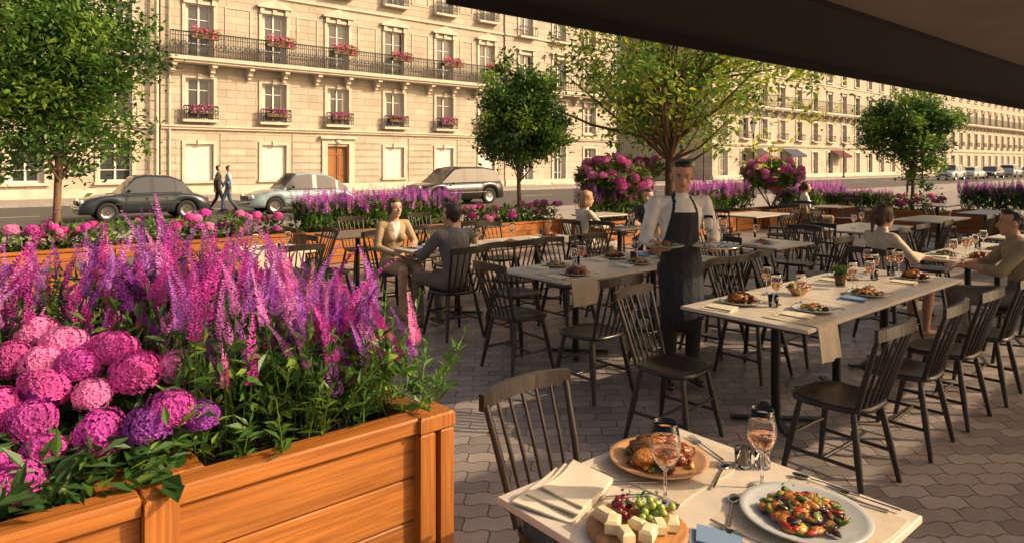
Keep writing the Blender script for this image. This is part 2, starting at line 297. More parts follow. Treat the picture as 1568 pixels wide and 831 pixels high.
def building(name,u0,u1,wins,VF,rows,H,stone,detail=2,balc=(),door=None,ww=1.35,pav=()):
    E=empty(name,rz=A); b=MB(); t=MB(); g=MB(); r=MB()
    us=[u0]; 
    for c in wins: us+=[c-ww/2,c+ww/2]
    us.append(u1); zs=[-.1]
    for (a,c,k) in rows: zs+=[a,c]
    zs.append(H)
    for i in range(len(us)-1):
        for j in range(len(zs)-1):
            isw=(i%2==1) and (j%2==1)
            wi=(i-1)//2
            if door is not None and i%2==1 and wi==door and j in(0,1): continue
            if isw: continue
            if us[i+1]-us[i]<1e-4 : continue
            b.quads([(us[i],VF,zs[j]),(us[i+1],VF,zs[j]),(us[i+1],VF,zs[j+1]),(us[i],VF,zs[j+1])],[(0,1,2,3)],stone)
    b.b2(u0,u1,VF+.6,VF+12,-.1,H,stone)
    for uu in (u0,u1): b.quads([(uu,VF,-.1),(uu,VF+.6,-.1),(uu,VF+.6,H),(uu,VF,H)],[(0,1,2,3)],stone)
    b.quads([(u0,VF,H),(u1,VF,H),(u1,VF+.6,H),(u0,VF+.6,H)],[(0,1,2,3)],stone)
    for wi,c in enumerate(wins):
        x0,x1=c-ww/2,c+ww/2
        for ri,(z0,z1,kind) in enumerate(rows):
            isdoor=(door==wi and ri==0)
            if isdoor: z0=-.1
            D=.28
            for q in ([(x0,VF,z0),(x0,VF+D,z0),(x0,VF+D,z1),(x0,VF,z1)],[(x1,VF,z0),(x1,VF,z1),(x1,VF+D,z1),(x1,VF+D,z0)],[(x0,VF,z1),(x0,VF+D,z1),(x1,VF+D,z1),(x1,VF,z1)],[(x0,VF,z0),(x1,VF,z0),(x1,VF+D,z0),(x0,VF+D,z0)]):
                b.quads(q,[(0,1,2,3)],'trim')
            if isdoor:
                g.b2(x0,x1,VF+.2,VF+.27,z0,z1,'door')
                for s_ in (-1,1):
                    for (pa,pb) in ((.2,.9),(1.05,2.2)): g.b2(c+s_*.36-.24,c+s_*.36+.24,VF+.17,VF+.198,z0+pa,z0+pb,'door')
                g.b2(c-.012,c+.012,VF+.165,VF+.198,z0,z1,'dark'); g.b2(x0,x1,VF+.16,VF+.198,z0+2.3,z0+2.38,'door')
                t.b2(x0-.35,x0,VF-.12,VF-.002,z0,z1+.15,'trim'); t.b2(x1,x1+.35,VF-.12,VF-.002,z0,z1+.15,'trim'); t.b2(x0-.5,x1+.5,VF-.28,VF-.002,z1+.45,z1+.6,'trim')
                t.b2(x0-.35,x1+.35,VF-.1,VF-.002,z1+.15,z1+.45,'trim'); t.lump((c,VF-.12,z1+.3),.17,'trim',(1.3,.5,1),3)
                continue
            fw=.07
            if kind=='shutter':
                g.b2(x0+.02,x1-.02,VF+.12,VF+.16,z0,z1,'white'); g.b2(c-.01,c+.01,VF+.113,VF+.119,z0,z1,'curtain')
                if detail>1:
                    for k in range(int((z1-z0)/.09)):
                        g.b2(x0+.1,c-.06,VF+.106,VF+.119,z0+.05+k*.09,z0+.085+k*.09,'white'); g.b2(c+.06,x1-.1,VF+.106,VF+.119,z0+.05+k*.09,z0+.085+k*.09,'white')
            else:
                g.quads([(x0,VF+D-.03,z0),(x1,VF+D-.03,z0),(x1,VF+D-.03,z1),(x0,VF+D-.03,z1)],[(0,1,2,3)],'pane')
                yy=VF+D-.045
                if rnd.random()<.75:
                    cw=rnd.uniform(.12,.3); g.b2(x0+fw,x0+fw+cw,yy,yy+.008,z0+fw,z1-fw,'curtain'); g.b2(x1-fw-cw,x1-fw,yy,yy+.008,z0+fw,z1-fw,'curtain')
                y0,y1=VF+D-.09,VF+D-.05
                g.b2(x0,x0+fw,y0,y1,z0,z1,'white'); g.b2(x1-fw,x1,y0,y1,z0,z1,'white'); g.b2(x0+fw,x1-fw,y0,y1,z1-fw,z1,'white'); g.b2(x0+fw,x1-fw,y0,y1,z0,z0+fw*1.5,'white')
                g.b2(c-.045,c+.045,y0-.01,y1,z0+fw*1.5,z1-fw,'white')
                if detail>0:
                    for fr in (.28,.72):
                        zz=z0+(z1-z0)*fr; g.b2(x0+fw,c-.045,y0+.01,y1,zz-.018,zz+.018,'white'); g.b2(c+.045,x1-fw,y0+.01,y1,zz-.018,zz+.018,'white')
            sw=.17
            t.b2(x0-sw,x0-.003,VF-.07,VF-.002,z0,z1+sw,'trim'); t.b2(x1+.003,x1+sw,VF-.07,VF-.002,z0,z1+sw,'trim'); t.b2(x0-.003,x1+.003,VF-.07,VF-.002,z1+.003,z1+sw,'trim')
            t.b2(x0-sw-.05,x1+sw+.05,VF-.16,VF-.002,z0-.14,z0-.003,'trim')
            if detail>1: t.b2(c-.12,c+.12,VF-.14,VF-.073,z1-.02,z1+sw+.08,'trim')
            if kind in('cap','ped'): t.b2(x0-.3,x1+.3,VF-.24,VF-.002,z1+.32,z1+.43,'trim'); t.b2(x0-.12,x0+.1,VF-.16,VF-.073,z1-.02,z1+.317,'trim'); t.b2(x1-.1,x1+.12,VF-.16,VF-.073,z1-.02,z1+.317,'trim')
            if kind=='ped':
                vv=[(x0-.3,VF-.22,z1+.433),(x1+.3,VF-.22,z1+.433),(c,VF-.22,z1+.85),(x0-.3,VF-.002,z1+.433),(x1+.3,VF-.002,z1+.433),(c,VF-.002,z1+.85)]
                t.add(vv,[(0,1,2),(0,2,5,3),(1,4,5,2)],'trim')
            if kind in('rail','raily') : 
                t.b2(x0-.2,x1+.2,VF-.42,VF-.163,z0-.16,z0-.02,'trim')
                railing(r,x0-.15,x1+.15,VF-.36,z0-.02,.74,.12 if detail>1 else .2,detail>1)
                for xx in (x0-.14,x1+.14):
                    r.b2(xx-.012,xx+.012,VF-.34,VF-.17,z0+.60,z0+.66,'iron')
    t.b2(u0,u1,VF-.14,VF-.001,3.5,3.62,'trim'); t.b2(u0,u1,VF-.22,VF-.001,3.623,3.72,'trim')
    t.b2(u0,u1,VF-.10,VF-.001,-.1,.45,'trim')
    t.b2(u0,u1,VF-.3,VF-.001,H-.5,H-.3,'trim'); t.b2(u0,u1,VF-.55,VF-.001,H-.297,H,'trim')
    t.b2(u0,u1,VF-.10,VF-.001,11.18,11.3,'trim')
    if detail>1:
        edges=[u0]+[x for c in wins for x in (c-ww/2-.36,c+ww/2+.36)]+[u1]
        for k in range(7):
            zz=.50+k*.41
            for i in range(0,len(edges),2):
                if edges[i+1]-edges[i]>.1: t.b2(edges[i],edges[i+1],VF-.035,VF-.001,zz,zz+.37,stone)
        # framed wall panels between the upper windows
        for i in range(2,len(edges)-1,2):
            a,c_=edges[i]+.25,edges[i+1]-.25
            if c_-a<.5: continue
            for (za,zb) in ((7.9,10.3),(12.2,14.2)):
                for (p0,p1,q0,q1) in ((a,c_,za,za+.06),(a,c_,zb-.06,zb),(a,a+.06,za+.06,zb-.06),(c_-.06,c_,za+.06,zb-.06)): t.b2(p0,p1,VF-.04,VF-.001,q0,q1,'trim')
    for (z,a,c,full) in balc:
        t.b2(a,c,VF-.95,VF-.001,z-.2,z,'trim'); t.b2(a+.05,c-.05,VF-.85,VF-.001,z-.32,z-.203,'trim')
        railing(r,a+.05,c-.05,VF-.9,z,1.28,.125 if detail>1 else .28,detail>1)
        n=int((c-a)/1.95)
        for i in range(n+1):
            uu=a+.3+i*(c-a-.6)/n
            t.b2(uu-.13,uu+.13,VF-.75,VF-.001,z-.5,z-.323,'trim'); t.b2(uu-.12,uu+.12,VF-.42,VF-.001,z-.75,z-.503,'trim'); t.b2(uu-.1,uu+.1,VF-.22,VF-.001,z-.95,z-.753,'trim')
    rf=MB(); rf.quads([(u0,VF-.1,H),(u1,VF-.1,H),(u1,VF+1.3,H+2.8),(u0,VF+1.3,H+2.8),(u0,VF+11,H+3.3),(u1,VF+11,H+3.3)],[(0,1,2,3),(3,2,5,4)],'roof')
    rf.quads([(u0,VF-.1,H),(u0,VF+1.3,H+2.8),(u0,VF+11,H+3.3),(u0,VF+11,H),(u1,VF-.1,H),(u1,VF+1.3,H+2.8),(u1,VF+11,H+3.3),(u1,VF+11,H)],[(0,1,2,3),(4,7,6,5)],'stone')
    for c in wins:
        rf.b2(c-.65,c+.65,VF-.02,VF+1.3,H+.3,H+2.0,'trim'); rf.b2(c-.45,c+.45,VF-.06,VF-.024,H+.5,H+1.8,'pane'); rf.b2(c-.75,c+.75,VF-.12,VF+1.4,H+2.003,H+2.12,'roof')
    put('walls',b,parent=E); put('trim',t,parent=E); put('windows',g,parent=E); put('railings',r,parent=E); put('roof',rf,parent=E)
    return E
VF=38.6
rowsA=[(.75,2.72,'shutter'),(4.05,6.25,'rail'),(7.32,10.25,'ped'),(11.95,14.2,'rail')]
wa=[10.4,14.45,18.4,22.35,26.3,30.0]
building('apartment_building',8.5,31.6,wa,VF,rowsA,15.9,'stone',2,[(7.3,8.7,31.2,1)],door=2,ww=1.42)
rowsL=[(.75,2.9,'win'),(4.0,6.2,'rail'),(7.3,9.9,'rail'),(11.3,13.6,'rail')]
building('apartment_building',-24,8.46,[-21,-17,-13,-9,-5,-1,2.8,6.5],VF+.25,rowsL,15.2,'stone2',1,[],ww=1.45)
rowsB=[(.2,2.9,'win'),(4.1,6.3,'cap'),(7.32,9.9,'cap'),(11.3,13.4,'rail')]
building('apartment_building',31.64,44,[33.7,37.2,40.7],VF-.1,rowsB,16.2,'stone2',1,[(7.3,32,43.6,1)])
wc=[60.5+i*3.9 for i in range(15)]
building('apartment_building',58.5,117.5,wc,VF,[(.1,3.0,'win'),(4.3,6.5,'rail'),(7.9,10.2,'cap'),(11.6,13.7,'cap')],15.6,'stone2',1,[(7.8,58.8,117,1)])
wd=[119.5+i*3.9 for i in range(30)]
building('apartment_building',117.6,236,wd,VF-.3,[(.1,3.0,'win'),(4.5,6.8,'rail'),(8.4,10.6,'cap'),(12.2,14.3,'cap')],17,'stone',0,[(8.3,118,235.6,1)])
building('apartment_building',41,63,[44,48,52,56,60],88,rowsB,16,'stone2',0,[])
b=MB(); b.tube([(8.3,VF-.12,0),(8.3,VF-.12,15)],.09,'trim',8); b.tube([(8.9,VF-.12,0),(8.9,VF-.12,15)],.05,'trim',6); put('drainpipe',b,rz=A)
for (u0,col) in ((64.4,(.05,.04,.04)),(72.2,(.05,.06,.09)),(84,(.10,.02,.02))):
    b=MB(); mm=mat('shop_awning_fabric',col,.9); b.quads([(u0,VF-.05,3.3),(u0+3.4,VF-.05,3.3),(u0+3.4,VF-1.2,2.6),(u0,VF-1.2,2.6),(u0,VF-1.2,2.35),(u0+3.4,VF-1.2,2.35)],[(0,1,2,3),(3,2,5,4)],mm); put('shop_awning',b,rz=A)
def flowerbox(m1,m2):
    b=MB(); b.bbox((0,0,0),(1.3,.26,.2),'bark'); N=420
    T=np.column_stack([rng.uniform(-.72,.72,N)*rng.uniform(.7,1.1,N),rng.normal(0,.15,N),.13+rng.uniform(-.22,.2,N)])
    b.stamp(*LEAF,T[:240],rotm(rng.uniform(0,6.3,240),rng.uniform(-.6,1,240),rng.uniform(-1,1,240)),rng.uniform(.1,.17,240),'leafa')
    T[:,2]+=.06
    b.stamp(*LEAF,T[210:350],rotm(rng.uniform(0,6.3,140),rng.uniform(-.6,1,140),rng.uniform(-1,1,140)),rng.uniform(.1,.18,140),m1)
    b.stamp(*LEAF,T[350:]-np.array([0,.08,.0]),rotm(rng.uniform(0,6.3,70),rng.uniform(-.6,1,70),rng.uniform(-1,1,70)),rng.uniform(.1,.17,70),m2)
    return b.mesh('window_flower_box')
fb=[flowerbox('redp','pink'),flowerbox('hot','pink')]
for i,c in enumerate(wa):
    put('window_flower_box',fb[0],W(c,VF-.98,8.35),A+rnd.uniform(-.05,.05),scale=(1.15+rnd.uniform(-.1,.15),1,1.15+rnd.uniform(-.1,.2)))
    put('window_flower_box',fb[1],W(c,VF-.42,4.42),A+(PI if i%2 else 0),scale=(.9,.9,.8+rnd.uniform(0,.3)))
# ---------------------------------------------------------------- foliage & trees
def tree(name,u,v,z0,zc,rx,rz_,nclu,per,leaf,mats,seed,trunk=.06,gap=0.0,limbs=26,cr=.2,rot=None):
    R=np.random.default_rng(seed); b=MB()
    d=R.normal(size=(nclu,3)); d/=np.linalg.norm(d,axis=1)[:,None]
    rad=R.uniform(.15,1,nclu)**.5
    lob=1+.16*np.sin(3*np.arctan2(d[:,1],d[:,0])+seed)+.12*np.sin(5*d[:,2]+seed*2)+R.normal(0,.08,nclu)
    C=d*(rad*lob)[:,None]*np.array([rx,rx,rz_]); C[:,2]+=zc
    if gap: C=C[R.random(nclu)>gap]
    k=len(C)
    base=np.array([0,0,z0]); lean=R.normal(0,.03,2)
    top=np.array([lean[0]*2,lean[1]*2,zc+rz_*.45])
    b.tube([base,base*.6+top*.4+np.array([.02,.01,0]),base*.3+top*.7,top],[trunk,trunk*.8,trunk*.55,trunk*.15],'bark',9)
    for i in R.choice(k,min(limbs,k),replace=False):
        f=R.uniform(.3,.85); s=base*(1-f)+top*f
        if C[i,2]<s[2]-.1: f=.3; s=base*(1-f)+top*f
        mid=s*.5+C[i]*.5+np.array([0,0,-.06*rx]); b.tube([s,mid,C[i]],[trunk*.38,trunk*.22,trunk*.07],'bark',5)
    for mi,m in enumerate(mats):
        sel=C[mi::len(mats)]; n=len(sel)*per
        cc=np.repeat(sel,per,0); off=R.normal(0,1,(n,3))*cr*np.array([1,1,.75])*rx/1.2
        T=cc+off
        b.stamp(*LEAF,T,rotm(R.uniform(0,6.3,n),R.normal(.1,.6,n),R.normal(0,.5,n)),R.uniform(.7,1.25,n)*leaf,m)
    return put(name,b,W(u,v,0),R.uniform(0,6))
tree('potted_tree',1.15,11.2,.5,3.0,1.12,1.38,200,110,.105,['leafa','leafb','leafa','leafc','leafa'],3,.055,cr=.18)
tree('potted_tree',9.4,10.95,.5,2.62,1.0,1.12,165,95,.11,['leafa','leafc','leafa','leafb'],5,.05,cr=.15)
tree('shade_tree',13.15,9.8,.4,3.9,3.0,2.15,230,70,.155,['leafy','leafc','leafa','leafy','leafc'],8,.14,gap=.22,limbs=90,cr=.11)
tree('potted_tree',18.9,6.6,.5,2.5,1.05,1.12,125,95,.12,['leafa','leafc','leafa','leafb'],13,.05,cr=.16)
# --- flowers
def spike_t(wh,fl,L=.19,r=.0125,s=.0125,bend=0.0,seed=0):
    vs=[];q=[]; R=np.random.default_rng(seed)
    for i in range(wh):
        f=i/(wh-1); z=L*f; rr=r*(1-f**1.5*.85)*(.8+.35*R.random()); ss=s*(1-.6*f)*(.8+.4*R.random()); ox=bend*f*f*L
        for j in range(fl):
            if R.random()<.12: continue
            a=2*PI*(j+.5*(i%2))/fl+i*.3+R.normal(0,.2); ca,sa=math.cos(a),math.sin(a); k=len(vs)
            p=np.array([ca,sa,0]); tn=np.array([-sa,ca,0]); up=np.array([0,0,1]); o=np.array([ox,0,0])
            vs+=[o+p*rr*.3+up*(z-.002),o+p*rr+tn*ss*.45+up*(z+ss*.1),o+p*(rr+ss*.6)+up*(z+ss*.75),o+p*rr-tn*ss*.45+up*(z+ss*.1)]
            q.append((k,k+1,k+2,k+3))
    return np.array(vs),q
SPH=[spike_t(26,7,.20,.0145,.0135,bd,sd) for bd,sd in ((.0,1),(.35,2),(-.3,3),(.6,4))]; SPL=spike_t(8,5,.22,.022,.036,.1,5)
STEM=(np.array([(-.0025,0,-.22),(.0025,0,-.22),(.0025,0,.02),(-.0025,0,.02),(0,-.0025,-.22),(0,.0025,-.22),(0,.0025,.02),(0,-.0025,.02)]),[(0,1,2,3),(4,5,6,7)])
def hyd_t(nf,s,seed=1,R0=1.0):
    R=np.random.default_rng(seed); vs=[];q=[]
    for i in range(nf):
        z=1-2*(i+.5)/nf
        if z<-.55: continue
        ph=i*2.39996; n=np.array([math.sqrt(1-z*z)*math.cos(ph),math.sqrt(1-z*z)*math.sin(ph),z*.85])*R.uniform(.86,1.1)
        nn=n/np.linalg.norm(n); t=np.cross(nn,R.normal(size=3)); t/=np.linalg.norm(t); bt=np.cross(nn,t)
        for k in range(4):
            a=k*PI/2; d=t*math.cos(a)+bt*math.sin(a); e=-t*math.sin(a)+bt*math.cos(a); m=len(vs)
            vs+=[n,n+d*s*.55+e*s*.42+nn*s*.28,n+d*s+nn*s*.05,n+d*s*.55-e*s*.42+nn*s*.28]; q.append((m,m+1,m+2,m+3))
    return np.array(vs),q
HYH=hyd_t(190,.20); HYL=hyd_t(60,.36)
def big_planter():
    E=empty('flower_planter',rz=A); b=MB()
    v0,v1=1.82,2.95
    def unit(u0,u1):
        pz=[0.02+i*.137 for i in range(7)]
        for i in range(6):
            b.bbox(((u0+u1)/2,v0+.032,pz[i]+.0665),(u1-u0-.002,.026,.133),'woodx',.004)
            b.bbox((u1-.032,(v0+v1)/2,pz[i]+.0665),(.026,v1-v0-.12,.133),'woody',.004)
            b.bbox((u0+.032,(v0+v1)/2,pz[i]+.0665),(.026,v1-v0-.12,.133),'woody',.004)
            b.bbox(((u0+u1)/2,v1-.032,pz[i]+.0665),(u1-u0-.002,.026,.133),'woodx',.004)
        b.bbox(((u0+u1)/2,v0+.035,.872),(u1-u0-.006,.085,.05),'woodx',.006)
        b.bbox(((u0+u1)/2,v1-.035,.872),(u1-u0-.006,.085,.05),'woodx',.006)
        b.bbox((u1-.045,(v0+v1)/2,.871),(.085,v1-v0-.16,.05),'woody',.006)
        b.bbox((u0+.045,(v0+v1)/2,.871),(.085,v1-v0-.16,.05),'woody',.006)
        b.b2(u0+.05,u1-.05,v0+.05,v1-.05,.4,.82,'soil')
    unit(.44,1.22); unit(-1.1,.36)
    b.bbox((.40,v0+.03,.45),(.078,.11,.875),'woodz',.006)
    b.bbox((1.165,v0+.005,.425),(.055,.05,.84),'woodz',.006); b.bbox((1.238,v0+.005,.425),(.05,.05,.84),'woodz',.006); b.bbox((1.238,v0+.06,.425),(.05,.055,.838),'woodz',.006); b.bbox((1.238,v1-.05,.425),(.05,.1,.838),'woodz',.006)
    b.bbox((1.20,v0+.035,.8725),(.13,.12,.052),'woodz',.006)
    put('planter_box',b,parent=E)
    f=MB(); N=6500
    U=rng.uniform(-.75,1.2,N); V=rng.uniform(1.9,2.95,N)
    fr=(U<.47)&(V<2.42)
    Zt=1.16+.13*np.clip((V-2.0)/.8,0,1)-.10*(U>.95); Zt=np.where(fr,.97,Zt)
    Z=.85+(Zt-.85)*rng.random(N)**.6+rng.normal(0,.03,N)+.03*np.sin(U*9)*np.cos(V*8)
    over=(rng.random(N)<.15); U=np.where(over&~fr,U+rng.uniform(0,.13,N),U)
    T=np.column_stack([U,V,Z]); az=rng.uniform(0,6.3,N)
    for k,m in enumerate(['leafa','leafc','leafb','leafb']):
        s=slice(k,N,4); n=len(T[s]); f.stamp(*LANCE,T[s],rotm(az[s],rng.normal(.45,.5,n),rng.normal(0,.5,n)),rng.uniform(.045,.085,n),m)
    for k in range(230):
        u=rng.uniform(.05,1.27); v=rng.uniform(1.88,2.95); h=rng.uniform(1.0,1.24); ln=rng.normal(0,.07,2)+np.array([.10 if u>1.0 else 0,-.08 if v<2.0 else 0])
        if u<.5 and v<2.5: continue
        f.tube([(u,v,.82),(u+ln[0],v+ln[1],h)],[.003,.0015],'leafc',4)
        n=22; ff=np.sort(rng.uniform(.2,1,n)); T=np.column_stack([u+ln[0]*ff,v+ln[1]*ff,.82+(h-.82)*ff])
        f.stamp(*LANCE,T,rotm(np.arange(n)*2.4+rng.normal(0,.4,n),.7-.5*(1-ff)+rng.normal(0,.3,n),rng.normal(0,.3,n)),np.linspace(.075,.035,n)*rng.uniform(.7,1.2,n),['leafa','leafc','leafb','leafa'][k%4])
    N=620; U=rng.uniform(-.9,.47,N); V=rng.uniform(1.84,2.4,N); T=np.column_stack([U,V,.88+rng.uniform(0,.08,N)+.06*(V>2.1)])
    f.stamp(*LEAF,T,rotm(rng.uniform(0,6.3,N),rng.normal(.1,.4,N),rng.normal(0,.4,N)),rng.uniform(.06,.11,N),'leafb')
    put('foliage',f,parent=E)
    s=MB()
    n=640; U=rng.uniform(-.75,1.22,n); V=rng.uniform(1.95,2.98,n)
    keep=~((V<2.45)&(U<.47)); U,V=U[keep],V[keep]; n=len(U)
    Z=1.04+rng.uniform(0,.25,n)+.05*(V-2)-.07*(U>.9)
    az=rng.uniform(0,6.3,n); tl=rng.normal(.08,.22,n); az=np.where(U>1.0,-PI/2+rng.normal(0,.5,n),az); tl=np.where(U>1.0,abs(tl)*1.1+.2,tl)
    R=rotm(az,tl,rng.normal(0,.1,n)); T=np.column_stack([U,V,Z]); S=rng.uniform(.5,1.25,n)
    mats=['magenta','violet','lilac','purple','pink','lilac','violet','magenta']
    for k in range(8):
        q=slice(k,n,8); s.stamp(*SPH[k%4],T[q],R[q],S[q],mats[k])
    s.stamp(*STEM,T,R,np.ones(n)*1.1,'leafa')
    put('salvia_spikes',s,parent=E)
    h=MB()
    balls=[(-1.18,1.99,1.15),(-1.32,1.98,1.17),(-1.25,1.94,1.12),(-1.08,1.93,1.10),(-1.34,1.92,1.13),(-1.43,1.92,1.14),(-1.29,1.85,1.08),(-1.16,1.86,1.06),(-1.27,1.77,1.02),(-1.08,1.77,.99),(-.97,1.79,1.0),(-1.19,1.71,.97),(-1.2,1.62,.93),(-.99,1.99,1.10),(-.93,1.83,1.03),(-1.38,1.8,1.05),(-1.45,2.05,1.18),(-1.5,1.98,1.12),(-1.31,1.66,.96),(-.86,1.86,1.0)]
    for i,(X,Y,Z) in enumerate(balls):
        u=X*CA+Y*SA; v=-X*SA+Y*CA; r=rng.uniform(.046,.064)
        m=['hot','pink','magenta','hot','pink','hot'][i%6] if Z>1.04 else ('magenta','purple','magenta')[i%3]
        T=np.array([[u,v,Z]]); R=rotm([rng.uniform(0,6)],[rng.normal(.2,.3)],[0.])
        h.stamp(*HYH,T,R,np.array([[r*rng.uniform(.95,1.1),r*rng.uniform(.95,1.1),r*rng.uniform(.85,1.05)]]),m); h.lump((u,v,Z),r*.78,'purple' if m!='pink' else 'hot',(1,1,.8),i,.04,10,8)
        h.tube([(u+.02,v+.03,.84),(u,v,Z)],.004,'leafa',5)
    put('hydrangea_blooms',h,parent=E)
big_planter()
def planter(u0,u1,v0,v1,h,beds,name='flower_planter'):
    E=empty(name,rz=A); b=MB(); n=max(3,int(h/.13)); dz=(h-.06)/n
    ub=np.arange(u0,u1-.2,1.6)
    for i in range(n):
        z=.01+dz*i+dz/2
        b.bbox(((u0+u1)/2,v0+.02,z),(u1-u0-.01,.03,dz-.006),'woodx'); b.bbox(((u0+u1)/2,v1-.02,z),(u1-u0-.01,.03,dz-.006),'woodx')
        b.bbox((u0+.02,(v0+v1)/2,z),(.03,v1-v0-.08,dz-.006),'woody'); b.bbox((u1-.02,(v0+v1)/2,z),(.03,v1-v0-.08,dz-.006),'woody')
    if u1-u0>v1-v0:
        for u in list(ub)+[u1-.04]: b.bbox((u+.04,v0-.006,(h-.05)/2),(.08,.03,h-.05),'woodz')
    else:
        for v in list(np.arange(v0,v1-.2,1.6))+[v1-.04]: b.bbox((u0-.006,v+.04,(h-.05)/2),(.03,.08,h-.05),'woodz')
    b.bbox(((u0+u1)/2,v0+.03,h-.025),(u1-u0+.02,.09,.045),'woodx'); b.bbox(((u0+u1)/2,v1-.03,h-.025),(u1-u0+.02,.09,.045),'woodx')
    b.bbox((u0+.03,(v0+v1)/2,h-.026),(.09,v1-v0-.16,.045),'woody'); b.bbox((u1-.03,(v0+v1)/2,h-.026),(.09,v1-v0-.16,.045),'woody')
    b.b2(u0+.04,u1-.04,v0+.04,v1-.04,.1,h-.06,'soil'); put('planter_box',b,parent=E)
    f=MB()
    for (kind,a0,a1,c0,c1,ht) in beds:
        ar=(a1-a0)*(c1-c0)
        if kind=='salvia':
            N=int(1700*ar); T=np.column_stack([rng.uniform(a0,a1,N),rng.uniform(c0,c1,N),h-.05+rng.uniform(0,1,N)**.7*ht*.78])
            for k,m in enumerate(['leafa','leafc','leafb']):
                s=slice(k,N,3); n=len(T[s]); f.stamp(*LANCE,T[s],rotm(rng.uniform(0,6.3,n),rng.normal(.9,.4,n),rng.normal(0,.3,n)),rng.uniform(.09,.17,n),m)
            N=int(210*ar); T=np.column_stack([rng.uniform(a0,a1,N),rng.uniform(c0-.05,c1+.05,N),h+ht*.45+rng.uniform(0,.35,N)*ht])
            R=rotm(rng.uniform(0,6.3,N),rng.normal(0,.17,N),rng.normal(0,.1,N)); S=rng.uniform(.6,1.2,N)*ht/.6
            for k,m in enumerate(['purple','violet','magenta','lilac','violet','lilac']):
                s=slice(k,N,6); f.stamp(*SPL,T[s],R[s],S[s],m)
            f.stamp(*STEM,T,R,np.ones(N)*1.2,'leafa')
        else:
            N=int(900*ar); T=np.column_stack([rng.uniform(a0-.1,a1+.1,N),rng.uniform(c0-.08,c1+.1,N),h-.05+rng.uniform(0,1,N)*ht*.95])
            for k,m in enumerate(['leafb','leafa','leafc']):
                s=slice(k,N,3); n=len(T[s]); f.stamp(*LEAF,T[s],rotm(rng.uniform(0,6.3,n),rng.normal(.3,.6,n),rng.normal(0,.4,n)),rng.uniform(.07,.13,n),m)
            N=int(34*ar) if kind=='hydr' else 0
            for i in range(N):
                u=rng.uniform(a0-.12,a1+.12); v=rng.uniform(c0-.12,c1+.05); z=h+ht*rng.uniform(.25,1.0); r=rng.uniform(.05,.085)
                f.stamp(*HYL,np.array([[u,v,z]]),rotm([rng.uniform(0,6)],[.2],[0.]),np.array([r]),['hot','pink','pink','hot','magenta'][i%5]); f.lump((u,v,z),r*.8,['hot','pink','pink','hot','magenta'][i%5],(1,1,.8),i,.05,7,5)
    put('flowers',f,parent=E); return E
planter(.2,4.4,10.75,11.5,.55,[('hydr',.4,1.5,10.85,11.4,.34),('hydr',2.3,3.1,10.85,11.4,.36),('green',1.5,2.3,10.85,11.4,.36),('hydr',3.5,4.2,10.85,11.4,.34),('green',3.1,3.5,10.85,11.4,.3)])
planter(-4.5,.1,10.9,11.6,.55,[('hydr',-4.3,-.1,11,11.5,.35)])
planter(4.5,7.75,10.6,11.5,.55,[('salvia',4.55,7.7,10.65,11.45,.62)])
planter(8.0,10.1,10.4,11.4,.5,[('hydr',8.1,8.9,10.5,11.3,.34),('hydr',9.6,10.1,10.5,11.2,.38),('green',8.9,9.6,10.5,11.3,.3)])
planter(10.2,16.1,9.2,10.2,.5,[('salvia',10.3,12.3,9.6,10.15,.74),('salvia',13.3,16.0,9.3,10.1,.7)])
planter(16.2,21,9.0,9.8,.5,[('salvia',17.6,20.9,9.1,9.7,.6)])
planter(18.6,19.4,5.9,8.9,.5,[('salvia',18.7,19.3,7.2,8.8,.5),('hydr',18.7,19.3,6.0,7.1,.42)])
planter(18.9,19.8,1.2,5.7,.55,[('salvia',19.0,19.7,1.3,5.6,.68)])
def shrub(u,v,z0,zc,rx,rz_,n,seed):
    R=np.random.default_rng(seed); b=MB()
    for i in range(10):
        a=R.uniform(0,6.3); b.tube([(0,0,z0),(math.cos(a)*rx*.4,math.sin(a)*rx*.4,(z0+zc)/2),(math.cos(a)*rx*.8,math.sin(a)*rx*.8,zc)],[.02,.014,.006],'bark',5)
    N=n*40; d=R.normal(size=(N,3)); d/=np.linalg.norm(d,axis=1)[:,None]; T=d*(R.random(N)**.4)[:,None]*np.array([rx,rx,rz_])*1.05+np.array([0,0,zc-.05])
    for k,m in enumerate(['leafa','leafc']): s=slice(k,N,2); q=len(T[s]); b.stamp(*LEAF,T[s],rotm(R.uniform(0,6.3,q),R.normal(.2,.6,q),R.normal(0,.4,q)),R.uniform(.08,.15,q),m)
    d=R.normal(size=(n,3)); d/=np.linalg.norm(d,axis=1)[:,None]; T=d*(R.random(n)**.3)[:,None]*np.array([rx,rx,rz_])*1.05+np.array([0,0,zc])
    for k,m in enumerate(['pink','hot','pink']):
        q=T[k::3]; b.stamp(*HYL,q,rotm(R.uniform(0,6,len(q)),R.normal(0,.3,len(q)),R.normal(0,.2,len(q))),R.uniform(.075,.12,len(q)),m)
        for p in q: b.lump(tuple(p),.075,m,(1,1,.8),3,.05,7,5)
    return put('hydrangea_shrub',b,W(u,v,0))
shrub(11.2,9.9,.5,1.42,.82,.42,85,3); shrub(12.9,10.4,.5,1.62,.5,.25,22,4); shrub(16.9,9.35,.5,1.42,.76,.40,90,5)
